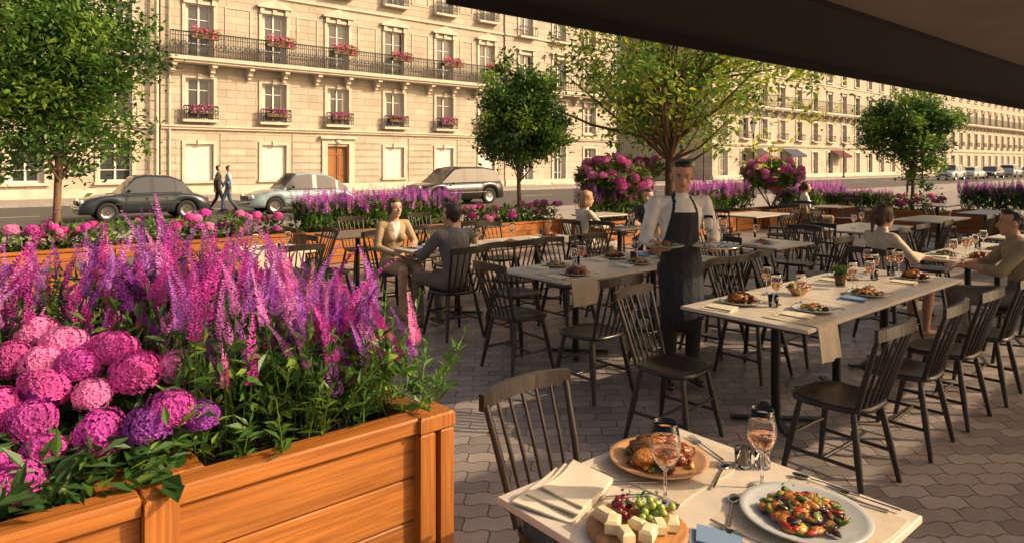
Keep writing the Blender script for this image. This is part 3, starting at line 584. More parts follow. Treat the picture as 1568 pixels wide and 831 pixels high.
# ---------------------------------------------------------------- chairs & tables
def chair_mesh():
    b=MB(); n=28; vs=[]; rings=[0,.35,.7,.92,1.0]
    def outl(a):
        c,s=math.cos(a),math.sin(a); e=.62
        x=math.copysign(abs(c)**e,c)*.215; y=math.copysign(abs(s)**e,s)*.205
        return x*(1+.08*y/.2),y
    for f in rings[1:]:
        for j in range(n):
            x,y=outl(2*PI*j/n); z=.462-.016*(1-f*f)*(1 if True else 0)
            if f==1.0: z=.455
            vs.append((x*f,y*f,z))
    vs.append((0,0,.446)); k=len(rings)-1
    for f,z in ((1.0,.435),(.9,.425)):
        for j in range(n): x,y=outl(2*PI*j/n); vs.append((x*f,y*f,z))
    quads=[]
    for i in range(k-1):
        for j in range(n): j2=(j+1)%n; quads.append((i*n+j,i*n+j2,(i+1)*n+j2,(i+1)*n+j)[::-1])
    o=(k-1)*n; e=k*n+1
    for j in range(n): j2=(j+1)%n; quads.append((o+j,o+j2,e+j2,e+j)[::-1]); quads.append((e+j,e+j2,e+n+j2,e+n+j)[::-1])
    tri=[(k*n,j,(j+1)%n) for j in range(n)]
    b.add(vs,[tuple(q) for q in quads]+tri+[tuple(e+n+j for j in range(n))[::-1]],'black',False)
    for t in range(1,1+len(quads)): b.Sm[-t]=True
    legs={}
    for sx in(-1,1):
        for sy in(-1,1):
            p0=(sx*.15,sy*.14,.435); p1=(sx*.215,sy*.215,0)
            mid=tuple(p0[i]*.5+p1[i]*.5 for i in range(3))
            b.tube([p0,mid,p1],[.015,.020,.0135],'black',8); legs[sx,sy]=(p0,p1)
    def at(k_,f): p0,p1=legs[k_]; return tuple(p0[i]*(1-f)+p1[i]*f for i in range(3))
    for sx in(-1,1): b.tube([at((sx,-1),.62),at((sx,1),.62)],[.010,.010],'black',6)
    b.tube([(at((-1,1),.62)[0],0.0,at((-1,1),.62)[2]),(at((1,1),.62)[0],0.0,at((1,1),.62)[2])],[.010,.010],'black',6)
    b.tube([at((-1,1),.45),at((1,1),.45)],[.010,.010],'black',6)
    top=[]
    for i in range(9):
        f=-1+2*i/8; top.append((f*.225,-.285-.035*(1-f*f),.86+.012*(1-f*f)))
    for i in range(8):
        a,c=Vector(top[i]),Vector(top[i+1]); 
        d=(c-a).normalized(); nrm=Vector((-d.y,d.x,0)).normalized()*.011
        H=Vector((0,0,.030)); vs=[a-nrm-H,a+nrm-H,a+nrm+H,a-nrm+H,c-nrm-H,c+nrm-H,c+nrm+H,c-nrm+H]
        b.quads([tuple(v) for v in vs],[(0,1,5,4),(1,2,6,5),(2,3,7,6),(3,0,4,7),(0,3,2,1),(4,5,6,7)],'black')
    for i in range(7):
        f=-1+2*i/6; x0=f*.165; y0=-.165-.012*(1-f*f); x1=f*.205; y1=-.285-.035*(1-f*f)
        r=.014 if i in(0,6) else .0078
        b.tube([(x0,y0,.45),((x0+x1)/2,(y0+y1)/2+.006,.64),(x1,y1,.85)],[r,r*1.1,r*.9],'black',7)
    return b.mesh('wooden_chair')
CH=chair_mesh()
def chair(u,v,h,dr=0): return put('wooden_chair',CH,W(u+rnd.uniform(-.02,.02),v+rnd.uniform(-.02,.02)),h+math.radians(dr+rnd.uniform(-3,3)))
def table(u0,u1,v0,v1,top='tabletop',ped=None):
    b=MB(); cu,cv=(u0+u1)/2,(v0+v1)/2; L,Wd=u1-u0,v1-v0
    n=max(1,round(L/1.0)) if ped is None else ped
    for i in range(n):
        w_=L/n; b.bbox((-L/2+w_*(i+.5),0,.738),(w_-.004,Wd,.022),top,.003); b.bbox((-L/2+w_*(i+.5),0,.7205),(w_-.03,Wd-.03,.012),'tabledge',.002)
        x=-L/2+w_*(i+.5); b.tube([(x,0,.02),(x,0,.714)],.03,'metal',12)
        for a in (PI/4,-PI/4): 
            b.box((x,0,.022),(.58,.05,.018),'metal',rz=a) if a>0 else b.box((x,0,.0215),(.58,.05,.018),'metal',rz=a)
        b.box((x,0,.705),(.4,.05,.015),'metal')
    return put('cafe_table',b,W(cu,cv),A)
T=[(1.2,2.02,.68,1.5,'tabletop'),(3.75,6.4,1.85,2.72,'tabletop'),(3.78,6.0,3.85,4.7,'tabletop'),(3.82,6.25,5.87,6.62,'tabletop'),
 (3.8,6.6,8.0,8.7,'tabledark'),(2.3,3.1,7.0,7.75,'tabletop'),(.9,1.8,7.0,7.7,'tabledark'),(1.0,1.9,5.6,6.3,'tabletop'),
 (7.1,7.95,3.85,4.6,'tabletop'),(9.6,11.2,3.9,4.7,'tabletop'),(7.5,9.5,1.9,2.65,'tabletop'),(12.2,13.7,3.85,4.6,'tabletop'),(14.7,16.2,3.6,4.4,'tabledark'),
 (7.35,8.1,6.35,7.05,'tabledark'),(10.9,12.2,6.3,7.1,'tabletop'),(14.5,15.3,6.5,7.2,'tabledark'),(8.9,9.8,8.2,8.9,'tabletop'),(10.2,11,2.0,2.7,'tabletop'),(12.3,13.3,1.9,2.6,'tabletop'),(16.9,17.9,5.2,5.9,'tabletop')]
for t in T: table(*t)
CHs=[(1.66,1.60,FNV,2),(3.68,1.66,FV,-3),(4.50,1.64,FV,4),(5.16,1.63,FV,-2),(5.85,1.6,FV,3),(3.46,2.55,FNV,6),(5.0,2.92,FNV,0),(5.7,2.95,FNV,3),
 (3.70,3.46,FV,3),(3.66,4.28,FU,-4),(4.6,3.5,FV,0),(5.35,3.52,FV,2),(4.25,4.98,FNV,0),(4.95,5.0,FNV,3),(5.65,4.97,FNV,-2),
 (3.85,5.50,FV,0),(4.7,5.6,FV,-3),(5.5,5.62,FV,3),(3.95,6.86,FNV,0),(4.8,6.9,FNV,0),(5.6,6.9,FNV,3),(3.4,7.35,FU,10),(3.6,8.3,FU,0),(4.6,7.7,FV,0),(5.6,7.75,FV,0),(4.6,8.95,FNV,0),(5.8,8.95,FNV,0),
 (2.0,7.4,FU,0),(2.7,6.7,FV,0),(3.35,7.3+.5,FNU,0),(7.5,3.6,FV,0),(7.5,4.85,FNV,0),(6.85,4.2,FU,0),(8.2,4.2,FNU,0),
 (9.9,3.6,FV,0),(10.8,3.6,FV,2),(9.9,4.95,FNV,0),(10.8,4.95,FNV,0),(9.3,4.3,FU,0),(12.5,3.55,FV,0),(13.3,3.55,FV,0),(12.5,4.85,FNV,0),(13.4,4.85,FNV,0),(15,3.3,FV,0),(15.8,3.3,FV,0),(15,4.7,FNV,0),
 (8.3,1.65,FV,0),(9.0,1.62,FV,0),(8.2,2.95,FNV,0),(9.0,2.95,FNV,0),(11.2,6.0,FV,0),(11.9,6.0,FV,0),(11.5,7.4,FNV,0),(10.6,6.7,FU,0),(12.5,6.7,FNU,0),
 (14.2,7.0,FU,0),(15.6,6.8,FNU,0),(9.2,7.9,FV,0),(10.6,1.7,FV,0),(12.8,1.6,FV,0),(11.3,2.3,FNU,0),(6.9,5.4,FV,15),(6.6,6.3,FNU,0)]
for c in CHs: chair(*c)
# ---------------------------------------------------------------- tableware
def plate_mesh(kind,seed,pm='plate',r=.14):
    b=MB(); b.lathe([(0,.004),(r*.55,.004),(r*.62,.004),(r*.95,.018),(r,.022),(r*.99,.025),(r*.9,.020),(r*.66,.009),(0,.008)],pm,n=40); R=random.Random(seed)
    def ring(x,y,z,rr,mo,mi_,tx,ty):
        for (q,m,dz) in ((rr,mo,0),(rr*.8,mi_,.0015)):
            b.lathe([(0,dz-.003),(q,dz-.003),(q,dz+.004),(0,dz+.0045)],m,n=12)
            vv=b.V[-1]; E=np.array(Euler((tx,ty,0)).to_matrix()); b.V[-1]=vv@E.T+np.array([x,y,z])
    if kind=='roast':
        for i in range(13): a=i*2.4; d=(i/13)**.5*r*.5; b.lump((d*math.cos(a),d*math.sin(a),.030+.03*(1-i/13)),R.uniform(.026,.038),'gold' if i%4==1 else 'roast',(1.35,.8,.7),i,.13,12,9,R.random()*3)
        for i in range(26): a=R.random()*6.3; d=r*R.uniform(.45,.68); b.lump((d*math.cos(a),d*math.sin(a),.018),R.uniform(.007,.013),['gold','roast','yellow','herb','gold'][i%5],(1.3,1,.7),i,.2,7,5)
    elif kind=='veg':
        for i in range(95):
            a=R.random()*6.3; d=R.random()**.55*r*.66; x,y=d*math.cos(a),d*math.sin(a); z=.014+(1-d/(r*.7))*.034+R.random()*.008
            k=i%7
            if k in(0,1): ring(x,y,z,R.uniform(.014,.020),'dark' if k else 'herb','green' if k else 'yellow',R.uniform(-.7,.7),R.uniform(-.7,.7))
            elif k==2: b.lump((x,y,z),.012,'red',(2,.8,.5),i,.1,8,6,R.random()*3)
            elif k in(3,6): b.lump((x,y,z),.014,'gold',(1.5,1,.6),i,.15,8,6,R.random()*3)
            elif k==4: b.lump((x,y,z),.012,'roast',(1.8,.8,.6),i,.1,8,6,R.random()*3)
            else: b.lump((x,y,z),.011,'dark',(1.8,1,.6),i,.2,8,6,R.random()*3)
    else:
        for i in range(34):
            a=R.random()*6.3; d=R.random()**.6*r*.55; b.lump((d*math.cos(a),d*math.sin(a),.018+(1-d/(r*.6))*.028),R.uniform(.012,.02),['gold','green','red','yellow','herb','roast','gold'][i%7],(1.3,.9,.7),i,.2,8,6,R.random()*3)
    N=14; T=np.column_stack([rng.normal(0,r*.25,N),rng.normal(0,r*.25,N),np.full(N,.058)]); b.stamp(*LEAF,T,rotm(rng.uniform(0,6.3,N),rng.normal(0,.3,N),rng.normal(0,.3,N)),np.full(N,.016),'herb')
    return b.mesh('plate_of_food')
PL=[plate_mesh('roast',1),plate_mesh('veg',2),plate_mesh('mix',3),plate_mesh('mix',5)]
def glass_mesh(wine=True):
    b=MB(); pr=[(0,.001),(.034,.001),(.035,.003),(.012,.008),(.0045,.014),(.0035,.05),(.004,.088),(.012,.098),(.028,.112),(.038,.135),(.040,.155),(.036,.185),(.031,.215),(.0302,.215),(.035,.185),(.0388,.155),(.0368,.135),(.027,.1135),(.011,.1005),(0,.0985)]
    b.lathe(pr,'glass',n=28)
    if wine: b.lathe([(0,.0995),(.0105,.1015),(.0262,.1145),(.0355,.135),(.0372,.147),(0,.147)],'wine',n=28)
    return b.mesh('wine_glass')
GW=glass_mesh(); GE=glass_mesh(False)
def tumbler():
    b=MB(); b.lathe([(0,.001),(.03,.001),(.034,.08),(.0325,.08),(.029,.006),(0,.006)],'glass',n=24); b.lathe([(0,.007),(.0285,.007),(.031,.055),(0,.055)],'glass',n=24); return b.mesh('water_tumbler')
TU=tumbler()
def knife():
    b=MB(); b.tube([(0,-.11,.004),(0,-.02,.005)],[.005,.004],'steel',8,flat=.6); b.quads([(-.004,-.02,.006),(.006,-.02,.006),(.009,.06,.006),(.006,.1,.006),(-.002,.11,.006),(-.004,.06,.006),(-.004,-.02,.004),(.006,-.02,.004),(.009,.06,.004),(.006,.1,.004),(-.002,.11,.004),(-.004,.06,.004)],[(0,1,2,5),(5,2,3,4),(0,5,11,6),(5,4,10,11),(1,7,8,2),(2,8,9,3)],'steel'); return b.mesh('table_knife')
def fork():
    b=MB(); b.tube([(0,-.1,.004),(0,0,.006),(0,.035,.005)],[.005,.003,.004],'steel',8,flat=.5); b.box((0,.045,.005),(.022,.022,.002),'steel')
    for i in range(4): b.tube([(-.009+i*.006,.055,.005),(-.009+i*.006,.095,.008)],[.0018,.001],'steel',5)
    return b.mesh('fork')
def spoon():
    b=MB(); b.tube([(0,-.1,.004),(0,0,.007),(0,.04,.005)],[.005,.003,.0035],'steel',8,flat=.5); b.lump((0,.065,.006),.02,'steel',(.85,1.4,.2),1,0,12,8); return b.mesh('spoon')
KN,FK,SP=knife(),fork(),spoon()
def cloth_mesh(name,lx,ly,m,amp=.006,seed=1,lay=1):
    b=MB(); n=22; R=np.random.default_rng(seed); ph=R.uniform(0,6,6)
    for l in range(lay):
        x,y=np.meshgrid(np.linspace(-lx/2,lx/2,n),np.linspace(-ly/2,ly/2,n)); s=1-.10*l
        z=.003+l*.009+amp*(1+np.sin(x*16+y*9+ph[0]+l)*.7+.3*np.sin(y*22-x*12+ph[1]+l*2))*.8
        sk_=.35*l
        X=x*s+y*sk_*.3+.006*np.sin(y*12+ph[3])+.02*l; Y=y*s+.006*np.sin(x*14+ph[4])-.012*l
        v=np.column_stack([X.ravel(),Y.ravel(),z.ravel()]); q=[(i*n+j,i*n+j+1,i*n+n+j+1,i*n+n+j) for i in range(n-1) for j in range(n-1)]
        b.quads(v,q,m,True)
        v2=v.copy(); v2[:,2]-=.006; k=len(v)
        q2=[(j,j+1,k+j+1,k+j) for j in range(n-1)]+[((n-1)*n+j,(n-1)*n+j+1,k+(n-1)*n+j+1,k+(n-1)*n+j) for j in range(n-1)]+[(i*n,i*n+n,k+i*n+n,k+i*n) for i in range(n-1)]+[(i*n+n-1,i*n+2*n-1,k+i*n+2*n-1,k+i*n+n-1) for i in range(n-1)]
        b.quads(np.vstack([v,v2]),q2,m,False)
    return b.mesh(name)
NP=cloth_mesh('napkin',.14,.2,'cloth',.003,3,2); NB=cloth_mesh('napkin',.12,.18,'bluecloth',.003,5,2); PM=cloth_mesh('placemat',.42,.32,'mat',.0008,2); NF=cloth_mesh('napkin',.26,.19,'cloth',.007,8,3)
TZ=.7495
def it(name,me,u,v,rz=0,dz=0,sc=None): return put(name,me,W(u,v,TZ+dz),A+rz,scale=sc)
PLF=plate_mesh('roast',21,'plateb',.155); PLV=plate_mesh('veg',22,'plate',.165)
it('placemat',PM,1.76,1.31,.1); it('placemat',PM,1.76,.86,-.05)
it('plate_of_food',PLF,1.72,1.33,.5,.004); it('plate_of_food',PLV,1.745,.87,0,.004)
it('wine_glass',GW,1.53,1.16,sc=1.08); it('wine_glass',GW,1.83,1.04,sc=1.08)
it('napkin',NF,1.36,1.385,.3); it('table_knife',KN,1.50,1.35,.9,.0); it('table_knife',KN,1.53,1.32,.95,0); it('fork',FK,1.46,1.27,1.0,.002)
it('spoon',SP,1.80,1.16,-1.2,.003); it('fork',FK,1.93,1.3,-.4,.004); it('spoon',SP,1.64,1.02,-1.1,.003); it('fork',FK,1.54,.92,.15,.004); it('table_knife',KN,1.94,.85,.15,.004); it('spoon',SP,1.98,.93,.1,.004); it('fork',FK,1.975,.82,.1,.004)
it('napkin',NB,1.47,.96,.5,0,.7)
b=MB(); b.lathe([(0,.001),(.024,.001),(.026,.06),(.022,.062),(.02,.012),(0,.012)],'glass',n=20); b.lathe([(0,.013),(.0195,.013),(.021,.045),(0,.045)],'yellow',n=16); SH=b.mesh('salt_shaker'); it('salt_shaker',SH,1.91,1.15); it('salt_shaker',SH,1.955,1.11)
b=MB(); b.lathe([(0,.001),(.125,.001),(.13,.008),(.13,.016),(.122,.02),(0,.019)],'board',n=36)
for (x,y,a,s) in [(-.06,.04,.3,.036),(-.085,-.005,.8,.032),(-.03,.075,1.2,.034),(-.05,-.05,.1,.034),(0,-.06,.6,.03),(-.02,-.01,1.4,.028),(.03,-.085,.4,.03)]: b.bbox((x,y,.02+s/2),(s*1.5,s,s),'cheese',.006,a)
for i in range(16): b.lump((.035+rng.normal(0,.018),.065+rng.normal(0,.014),.03+rng.uniform(0,.02)),.0105,'grape',(1,1,1),i,.02,9,7)
for i in range(26): b.lump((.06+rng.normal(0,.022),-.02+rng.normal(0,.022),.03+rng.uniform(0,.022)),.0105,'grapeg',(1,1,1),i,.02,9,7)
for i in range(8): b.lump((.01+rng.normal(0,.01),.02+rng.normal(0,.01),.028),.008,'roast',(1.3,1,.8),i,.2,7,5)
N=30; b.stamp(*LEAF,np.column_stack([rng.normal(.06,.03,N),rng.normal(.03,.02,N),np.full(N,.05)]),rotm(rng.uniform(0,6.3,N),rng.normal(0,.4,N),rng.normal(0,.4,N)),np.full(N,.022),'herb')
put('cheese_board',b,W(1.36,1.12,TZ),A+.3)
def setting(u,v,k,side,gl=True,nap=0):
    it('plate_of_food',PL[k],u,v,rnd.random()*6); it('fork',FK,u-.19,v,0 if side<0 else PI); it('table_knife',KN,u+.19,v,0 if side<0 else PI)
    if gl: it('wine_glass',GW if rnd.random()<.7 else GE,u+.16,v+side*-.17)
    it('napkin',NB if nap else NP,u-.25,v+.0,.1)
    if rnd.random()<.5: it('water_tumbler',TU,u+.07,v-side*.2)
for (u,v,k,s,n) in [(4.12,2.5,0,1,0),(4.28,2.07,2,-1,0),(5.08,2.07,1,-1,1),(6.05,2.1,0,-1,0),(5.7,2.5,3,1,0),(4.1,4.05,0,-1,0),(4.3,4.5,2,1,0),(5.0,4.1,1,-1,0),(5.7,4.45,3,1,1),(5.1,4.5,0,1,0),(4.15,6.05,2,-1,0),(4.25,6.45,1,1,1),(5.1,6.1,3,-1,0),(5.9,6.3,0,-1,0),(7.75,2.1,0,-1,0),(7.9,2.45,2,1,0),(8.7,2.2,1,-1,0),(2.7,7.4,2,1,0),(7.6,6.7,2,1,0),(7.4,4.2,3,-1,0)]: setting(u,v,k,s,True,n)
for (u,v) in [(4.55,2.55),(5.45,2.2),(6.25,2.35),(6.15,2.5),(4.45,4.3),(5.2,4.3),(4.7,6.2),(7.65,2.3),(8.3,2.3),(2.5,7.2),(7.9,6.6),(10.1,4.3),(10.6,4.4)]: it('wine_glass',GW,u,v)
b=MB(); b.lathe([(0,.002),(.04,.002),(.085,.05),(.09,.06),(.086,.06),(.05,.012),(0,.01)],'plateb',n=28)
for i in range(24): a=rnd.random()*6.3; d=rnd.random()**.5*.06; b.lump((d*math.cos(a),d*math.sin(a),.05+rnd.random()*.02),.018,['gold','green','red','yellow','herb'][i%5],(1.1,1,.7),i,.2,8,6)
BW=b.mesh('food_bowl'); it('food_bowl',BW,4.72,2.4); it('food_bowl',BW,5.5,4.2)
b=MB(); b.lathe([(0,.001),(.035,.001),(.045,.09),(.042,.09),(.035,.08),(0,.08)],'bark',n=20); N=90; b.stamp(*LANCE,np.column_stack([rng.normal(0,.018,N),rng.normal(0,.018,N),np.full(N,.08)]),rotm(rng.uniform(0,6.3,N),rng.uniform(.7,1.5,N),rng.normal(0,.3,N)),rng.uniform(.05,.09,N),'leafa'); it('table_plant',b.mesh('table_plant'),5.35,2.38); it('table_plant',b.mesh('table_plant'),4.75,6.35)
def runner(u,v0,v1,w_,drop):
    b=MB(); n=10; path=[(v1,0)]; 
    for i in range(8): path.append((v1+(v0-v1)*(i+1)/8,0))
    path=[(v,.7515) for v,_ in path]; path[-1]=(v0-.004,.7505)
    for i in range(6): path.append((v0-.012-.004*i,.742-drop*(i+1)/6))
    vs=[]
    for k,(v,z) in enumerate(path):
        for j in range(n): x=-w_/2+w_*j/(n-1); vs.append((u+x,v+(.010*math.sin(j*1.1)*max(0,k-8)/6),z+.002*math.sin(j*1.3+k)*(k<9)+.001))
    b.quads(vs,[(i*n+j,i*n+j+1,i*n+n+j+1,i*n+n+j) for i in range(len(path)-1) for j in range(n-1)],'mat',True)
    put('table_runner',b,rz=A)
runner(3.98,1.85,2.2,.24,.2); runner(4.0,3.85,4.3,.3,.2)
b=MB(); b.bbox((2.7,7.375,.757),(.5,.78,.008),'cloth'); b.box((2.7,6.985,.66),(.5,.006,.19),'cloth'); put('tablecloth',b,rz=A)
# ---------------------------------------------------------------- awning
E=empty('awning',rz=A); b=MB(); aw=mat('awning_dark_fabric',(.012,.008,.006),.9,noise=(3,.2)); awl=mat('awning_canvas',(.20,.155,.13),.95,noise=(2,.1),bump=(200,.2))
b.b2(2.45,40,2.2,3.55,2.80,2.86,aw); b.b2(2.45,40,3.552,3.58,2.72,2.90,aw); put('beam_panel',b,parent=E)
b=MB(); b.b2(2.45,40,.55,2.197,2.84,2.87,awl)
for (a,c) in ((-1.5,-.55),(-2.9,-1.95),(-4.4,-3.4)): b.b2(4.7,40,a,c,2.84,2.87,awl)  # added strips out of view: shade the floor, gaps let sun streaks through
put('canvas_and_shade_strips',b,parent=E)
# ---------------------------------------------------------------- cars
def car(name,u,v,rz,pc,L=3.8,Wd=1.6,H=1.45,style='vintage'):
    E=empty(name,W(u,v,-.12),A+rz); p=paint(name+'_paint',pc); b=MB(); hl=L/2; hw=Wd/2
    wb=L*.30; wr=.30 if style!='suv' else .36; sill=.24; NS=61
    if style=='vintage': prof=[(-1,.50),(-.97,.66),(-.8,.80),(-.45,.86),(.3,.86),(.42,.86),(.7,.80),(.9,.70),(.98,.55),(1,.46)]; gp=[(-.72,.84),(-.55,1.25),(-.35,1.42),(0,1.46),(.18,1.40),(.42,.86)]
    elif style=='beetle': prof=[(-1,.42),(-.95,.6),(-.75,.78),(-.45,.86),(.3,.88),(.45,.87),(.7,.80),(.88,.68),(.98,.52),(1,.42)]; gp=[(-.88,.70),(-.6,1.15),(-.35,1.42),(0,1.50),(.2,1.44),(.44,.88)]
    elif style=='suv': prof=[(-1,.55),(-.98,.95),(-.9,1.02),(-.3,1.02),(.4,1.0),(.6,.97),(.9,.86),(.98,.7),(1,.5)]; gp=[(-.93,1.0),(-.8,1.55),(-.5,1.66),(0,1.67),(.2,1.6),(.5,1.0)]
    else: prof=[(-1,.5),(-.98,.8),(-.85,.92),(-.3,.92),(.4,.92),(.65,.86),(.92,.7),(.99,.55),(1,.45)]; gp=[(-.86,.92),(-.62,1.33),(-.3,1.45),(0,1.46),(.18,1.4),(.5,.92)]
    px,pz=zip(*prof); xs=np.linspace(-1,1,NS); tops=np.interp(xs,px,pz); vs=[]
    for x,t in zip(xs,tops):
        X=x*hl; bot=sill
        for wx in(-wb,wb):
            d=abs(X-wx)
            if d<wr*1.12: bot=max(bot,wr*.98+math.sqrt((wr*1.12)**2-d*d)*.95)
        bot=min(bot,t-.05); e=max(0,(abs(x)-.8)/.2); wd=hw*(1-.18*e*e)
        half=[(wd*.90,bot),(wd,bot+(t-bot)*.25),(wd*1.0,bot+(t-bot)*.6),(wd*.95,bot+(t-bot)*.88),(wd*.82,t-.01),(wd*.4,t+.012)]
        ring=[(X,y,z) for y,z in half]+[(X,-y,z) for y,z in half[::-1]]; vs+=ring
    k=12; fs=[(i*k+j,i*k+k+j,i*k+k+(j+1)%k,i*k+(j+1)%k) for i in range(NS-1) for j in range(k)]
    b.quads(vs,fs,p,True); b.add(vs[:k],[tuple(range(k))],p); b.add(vs[-k:],[tuple(range(k))[::-1]],p)
    put('body',b,parent=E)
    g=MB(); gx,gz=zip(*gp); NG=34; xg=np.linspace(gp[0][0],gp[-1][0],NG); gt=np.interp(xg,gx,gz); bt=np.interp(xg,px,pz)-.03; vs=[]
    for x,t,z0 in zip(xg,gt,bt):
        t=max(t,z0+.01); q=(t-z0)/(max(gz)-.85+.03); half=[(hw*.88,z0),(hw*(.88-.14*q),z0+(t-z0)*.86),(hw*(.80-.14*q),z0+(t-z0)*.97),(hw*.4,t)]
        vs+=[(x*hl,y,z) for y,z in half]+[(x*hl,-y,z) for y,z in half[::-1]]
    k=8; xa,xb=gp[0][0],gp[-1][0]
    pill=[xa+(xb-xa)*f for f in ((.22,.26,.56,.60,.90) if style!='suv' else (.10,.36,.40,.62,.66,.90))]
    for i in range(NG-1):
        xm=(xg[i]+xg[i+1])/2; slope=abs((gt[i+1]-gt[i])/((xg[i+1]-xg[i])*hl))
        for j in range(k):
            f=(i*k+j,i*k+k+j,i*k+k+(j+1)%k,i*k+(j+1)%k); side=j in(0,6)
            if side:
                edge=(xm-xa)<.10 or (xb-xm)<.06
                m=p if edge or any(abs(xm-q)<.022 for q in pill[1:-1]) else 'pane'
            elif j in(1,5): m=p
            elif j==7: m='pane'
            else: m='pane' if slope>.42 and .04<(xm-xa) and (xb-xm)>.03 else p
            g.add([vs[q] for q in f],[(0,1,2,3)],m,True)
    put('cabin',g,parent=E)
    wz=MB()
    for sx in(-1,1):
        for sy in(-1,1):
            o=(sx*wb,sy*(hw-.12),wr)
            wz.lathe([(.0,-.09),(wr*.6,-.09),(wr*.95,-.085),(wr,-.06),(wr,.06),(wr*.95,.085),(wr*.62,.09),(wr*.6,.07)],'rubber',o,24,axis='y'); wz.lathe([(0,.085*sy),(wr*.2,.095*sy),(wr*.55,.07*sy),(wr*.62,.09*sy)],'chrome',o,20,axis='y')
        wz.b2(sx*wb-wr*1.05,sx*wb+wr*1.05,-hw*.8,hw*.8,.22,wr*1.85,'rubber')
    put('wheels',wz,parent=E)
    d=MB()
    for sx in(-1,1):
        d.tube([(sx*(hl-.06),-hw*.8,.42),(sx*(hl+.05),-hw*.6,.42),(sx*(hl+.07),0,.42),(sx*(hl+.05),hw*.6,.42),(sx*(hl-.06),hw*.8,.42)],.045,'chrome' if style in('vintage','beetle') else 'metal',8)
    for sy in(-1,1):
        d.lump((hl*.95,sy*hw*.66,.62 if style!='suv' else .78),.09,'lamp',(.7,1,1),1,0,12,8); d.lump((-hl*.97,sy*hw*.7,.62 if style!='suv' else .85),.06,'taill',(.6,1,1.3),1,0,10,6); d.lump((hl*.3,sy*(hw+.06),.95),.06,'metal',(1,1,.8),1,0,8,6)
        d.box((0.02*hl,sy*(hw*1.002),.70),(.12,.02,.02),'chrome'); d.box((.0,sy*(hw*1.0),.55),(L*.5,.012,.02),'chrome')
        for q in (-.28,.02,.33): d.box((q*hl,sy*hw*1.0,.52),(.012,.012,.44),'dark')
        if style!='suv': d.box((-.12*hl,sy*hw*.895,.872),(L*.42,.02,.018),'chrome')
    d.box((hl*.985+.02,0,.58),(.04,hw*.9,.13),'metal'); d.box((hl+.11,0,.42),(.01,.45,.1),'white')
    put('trim',d,parent=E)
def UV(X,Y): return (X*CA+Y*SA,-X*SA+Y*CA)
u,v=UV(-12,21.9); car('parked_car',u,v,PI,(.025,.035,.04),3.75,1.55,style='vintage')
u,v=UV(-7.94,25.3); car('parked_car',u,v,PI,(.28,.36,.40),4.2,1.6,style='beetle')
u,v=UV(-2.6,29.8); car('parked_car',u,v,PI,(.015,.015,.02),4.5,1.85,style='suv')
for i,(uu,st,c) in enumerate([(81,'suv',(.55,.55,.53)),(88,'hatch',(.6,.6,.6)),(95,'hatch',(.03,.03,.035)),(103,'suv',(.5,.5,.5)),(112,'hatch',(.1,.1,.12))]):
    car('parked_car',uu,24.6,0 if i%2 else PI,c,4.3,1.8,style=st)
def lamp(u,v):
    b=MB(); b.lathe([(.14,0),(.14,.1),(.09,.2),(.07,.7),(.05,.8),(.04,3.0),(.06,3.05),(.03,3.15)],'iron',n=12); b.lathe([(.08,3.15),(.16,3.6)],'lamp',n=6,smooth=False); b.lathe([(.2,3.6),(.12,3.75),(.03,3.9),(0,4)],'iron',n=6,smooth=False); put('street_lamp',b,W(u,v))
lamp(30,17.5); lamp(52,17.5); lamp(52,35.2); lamp(80,35.2)
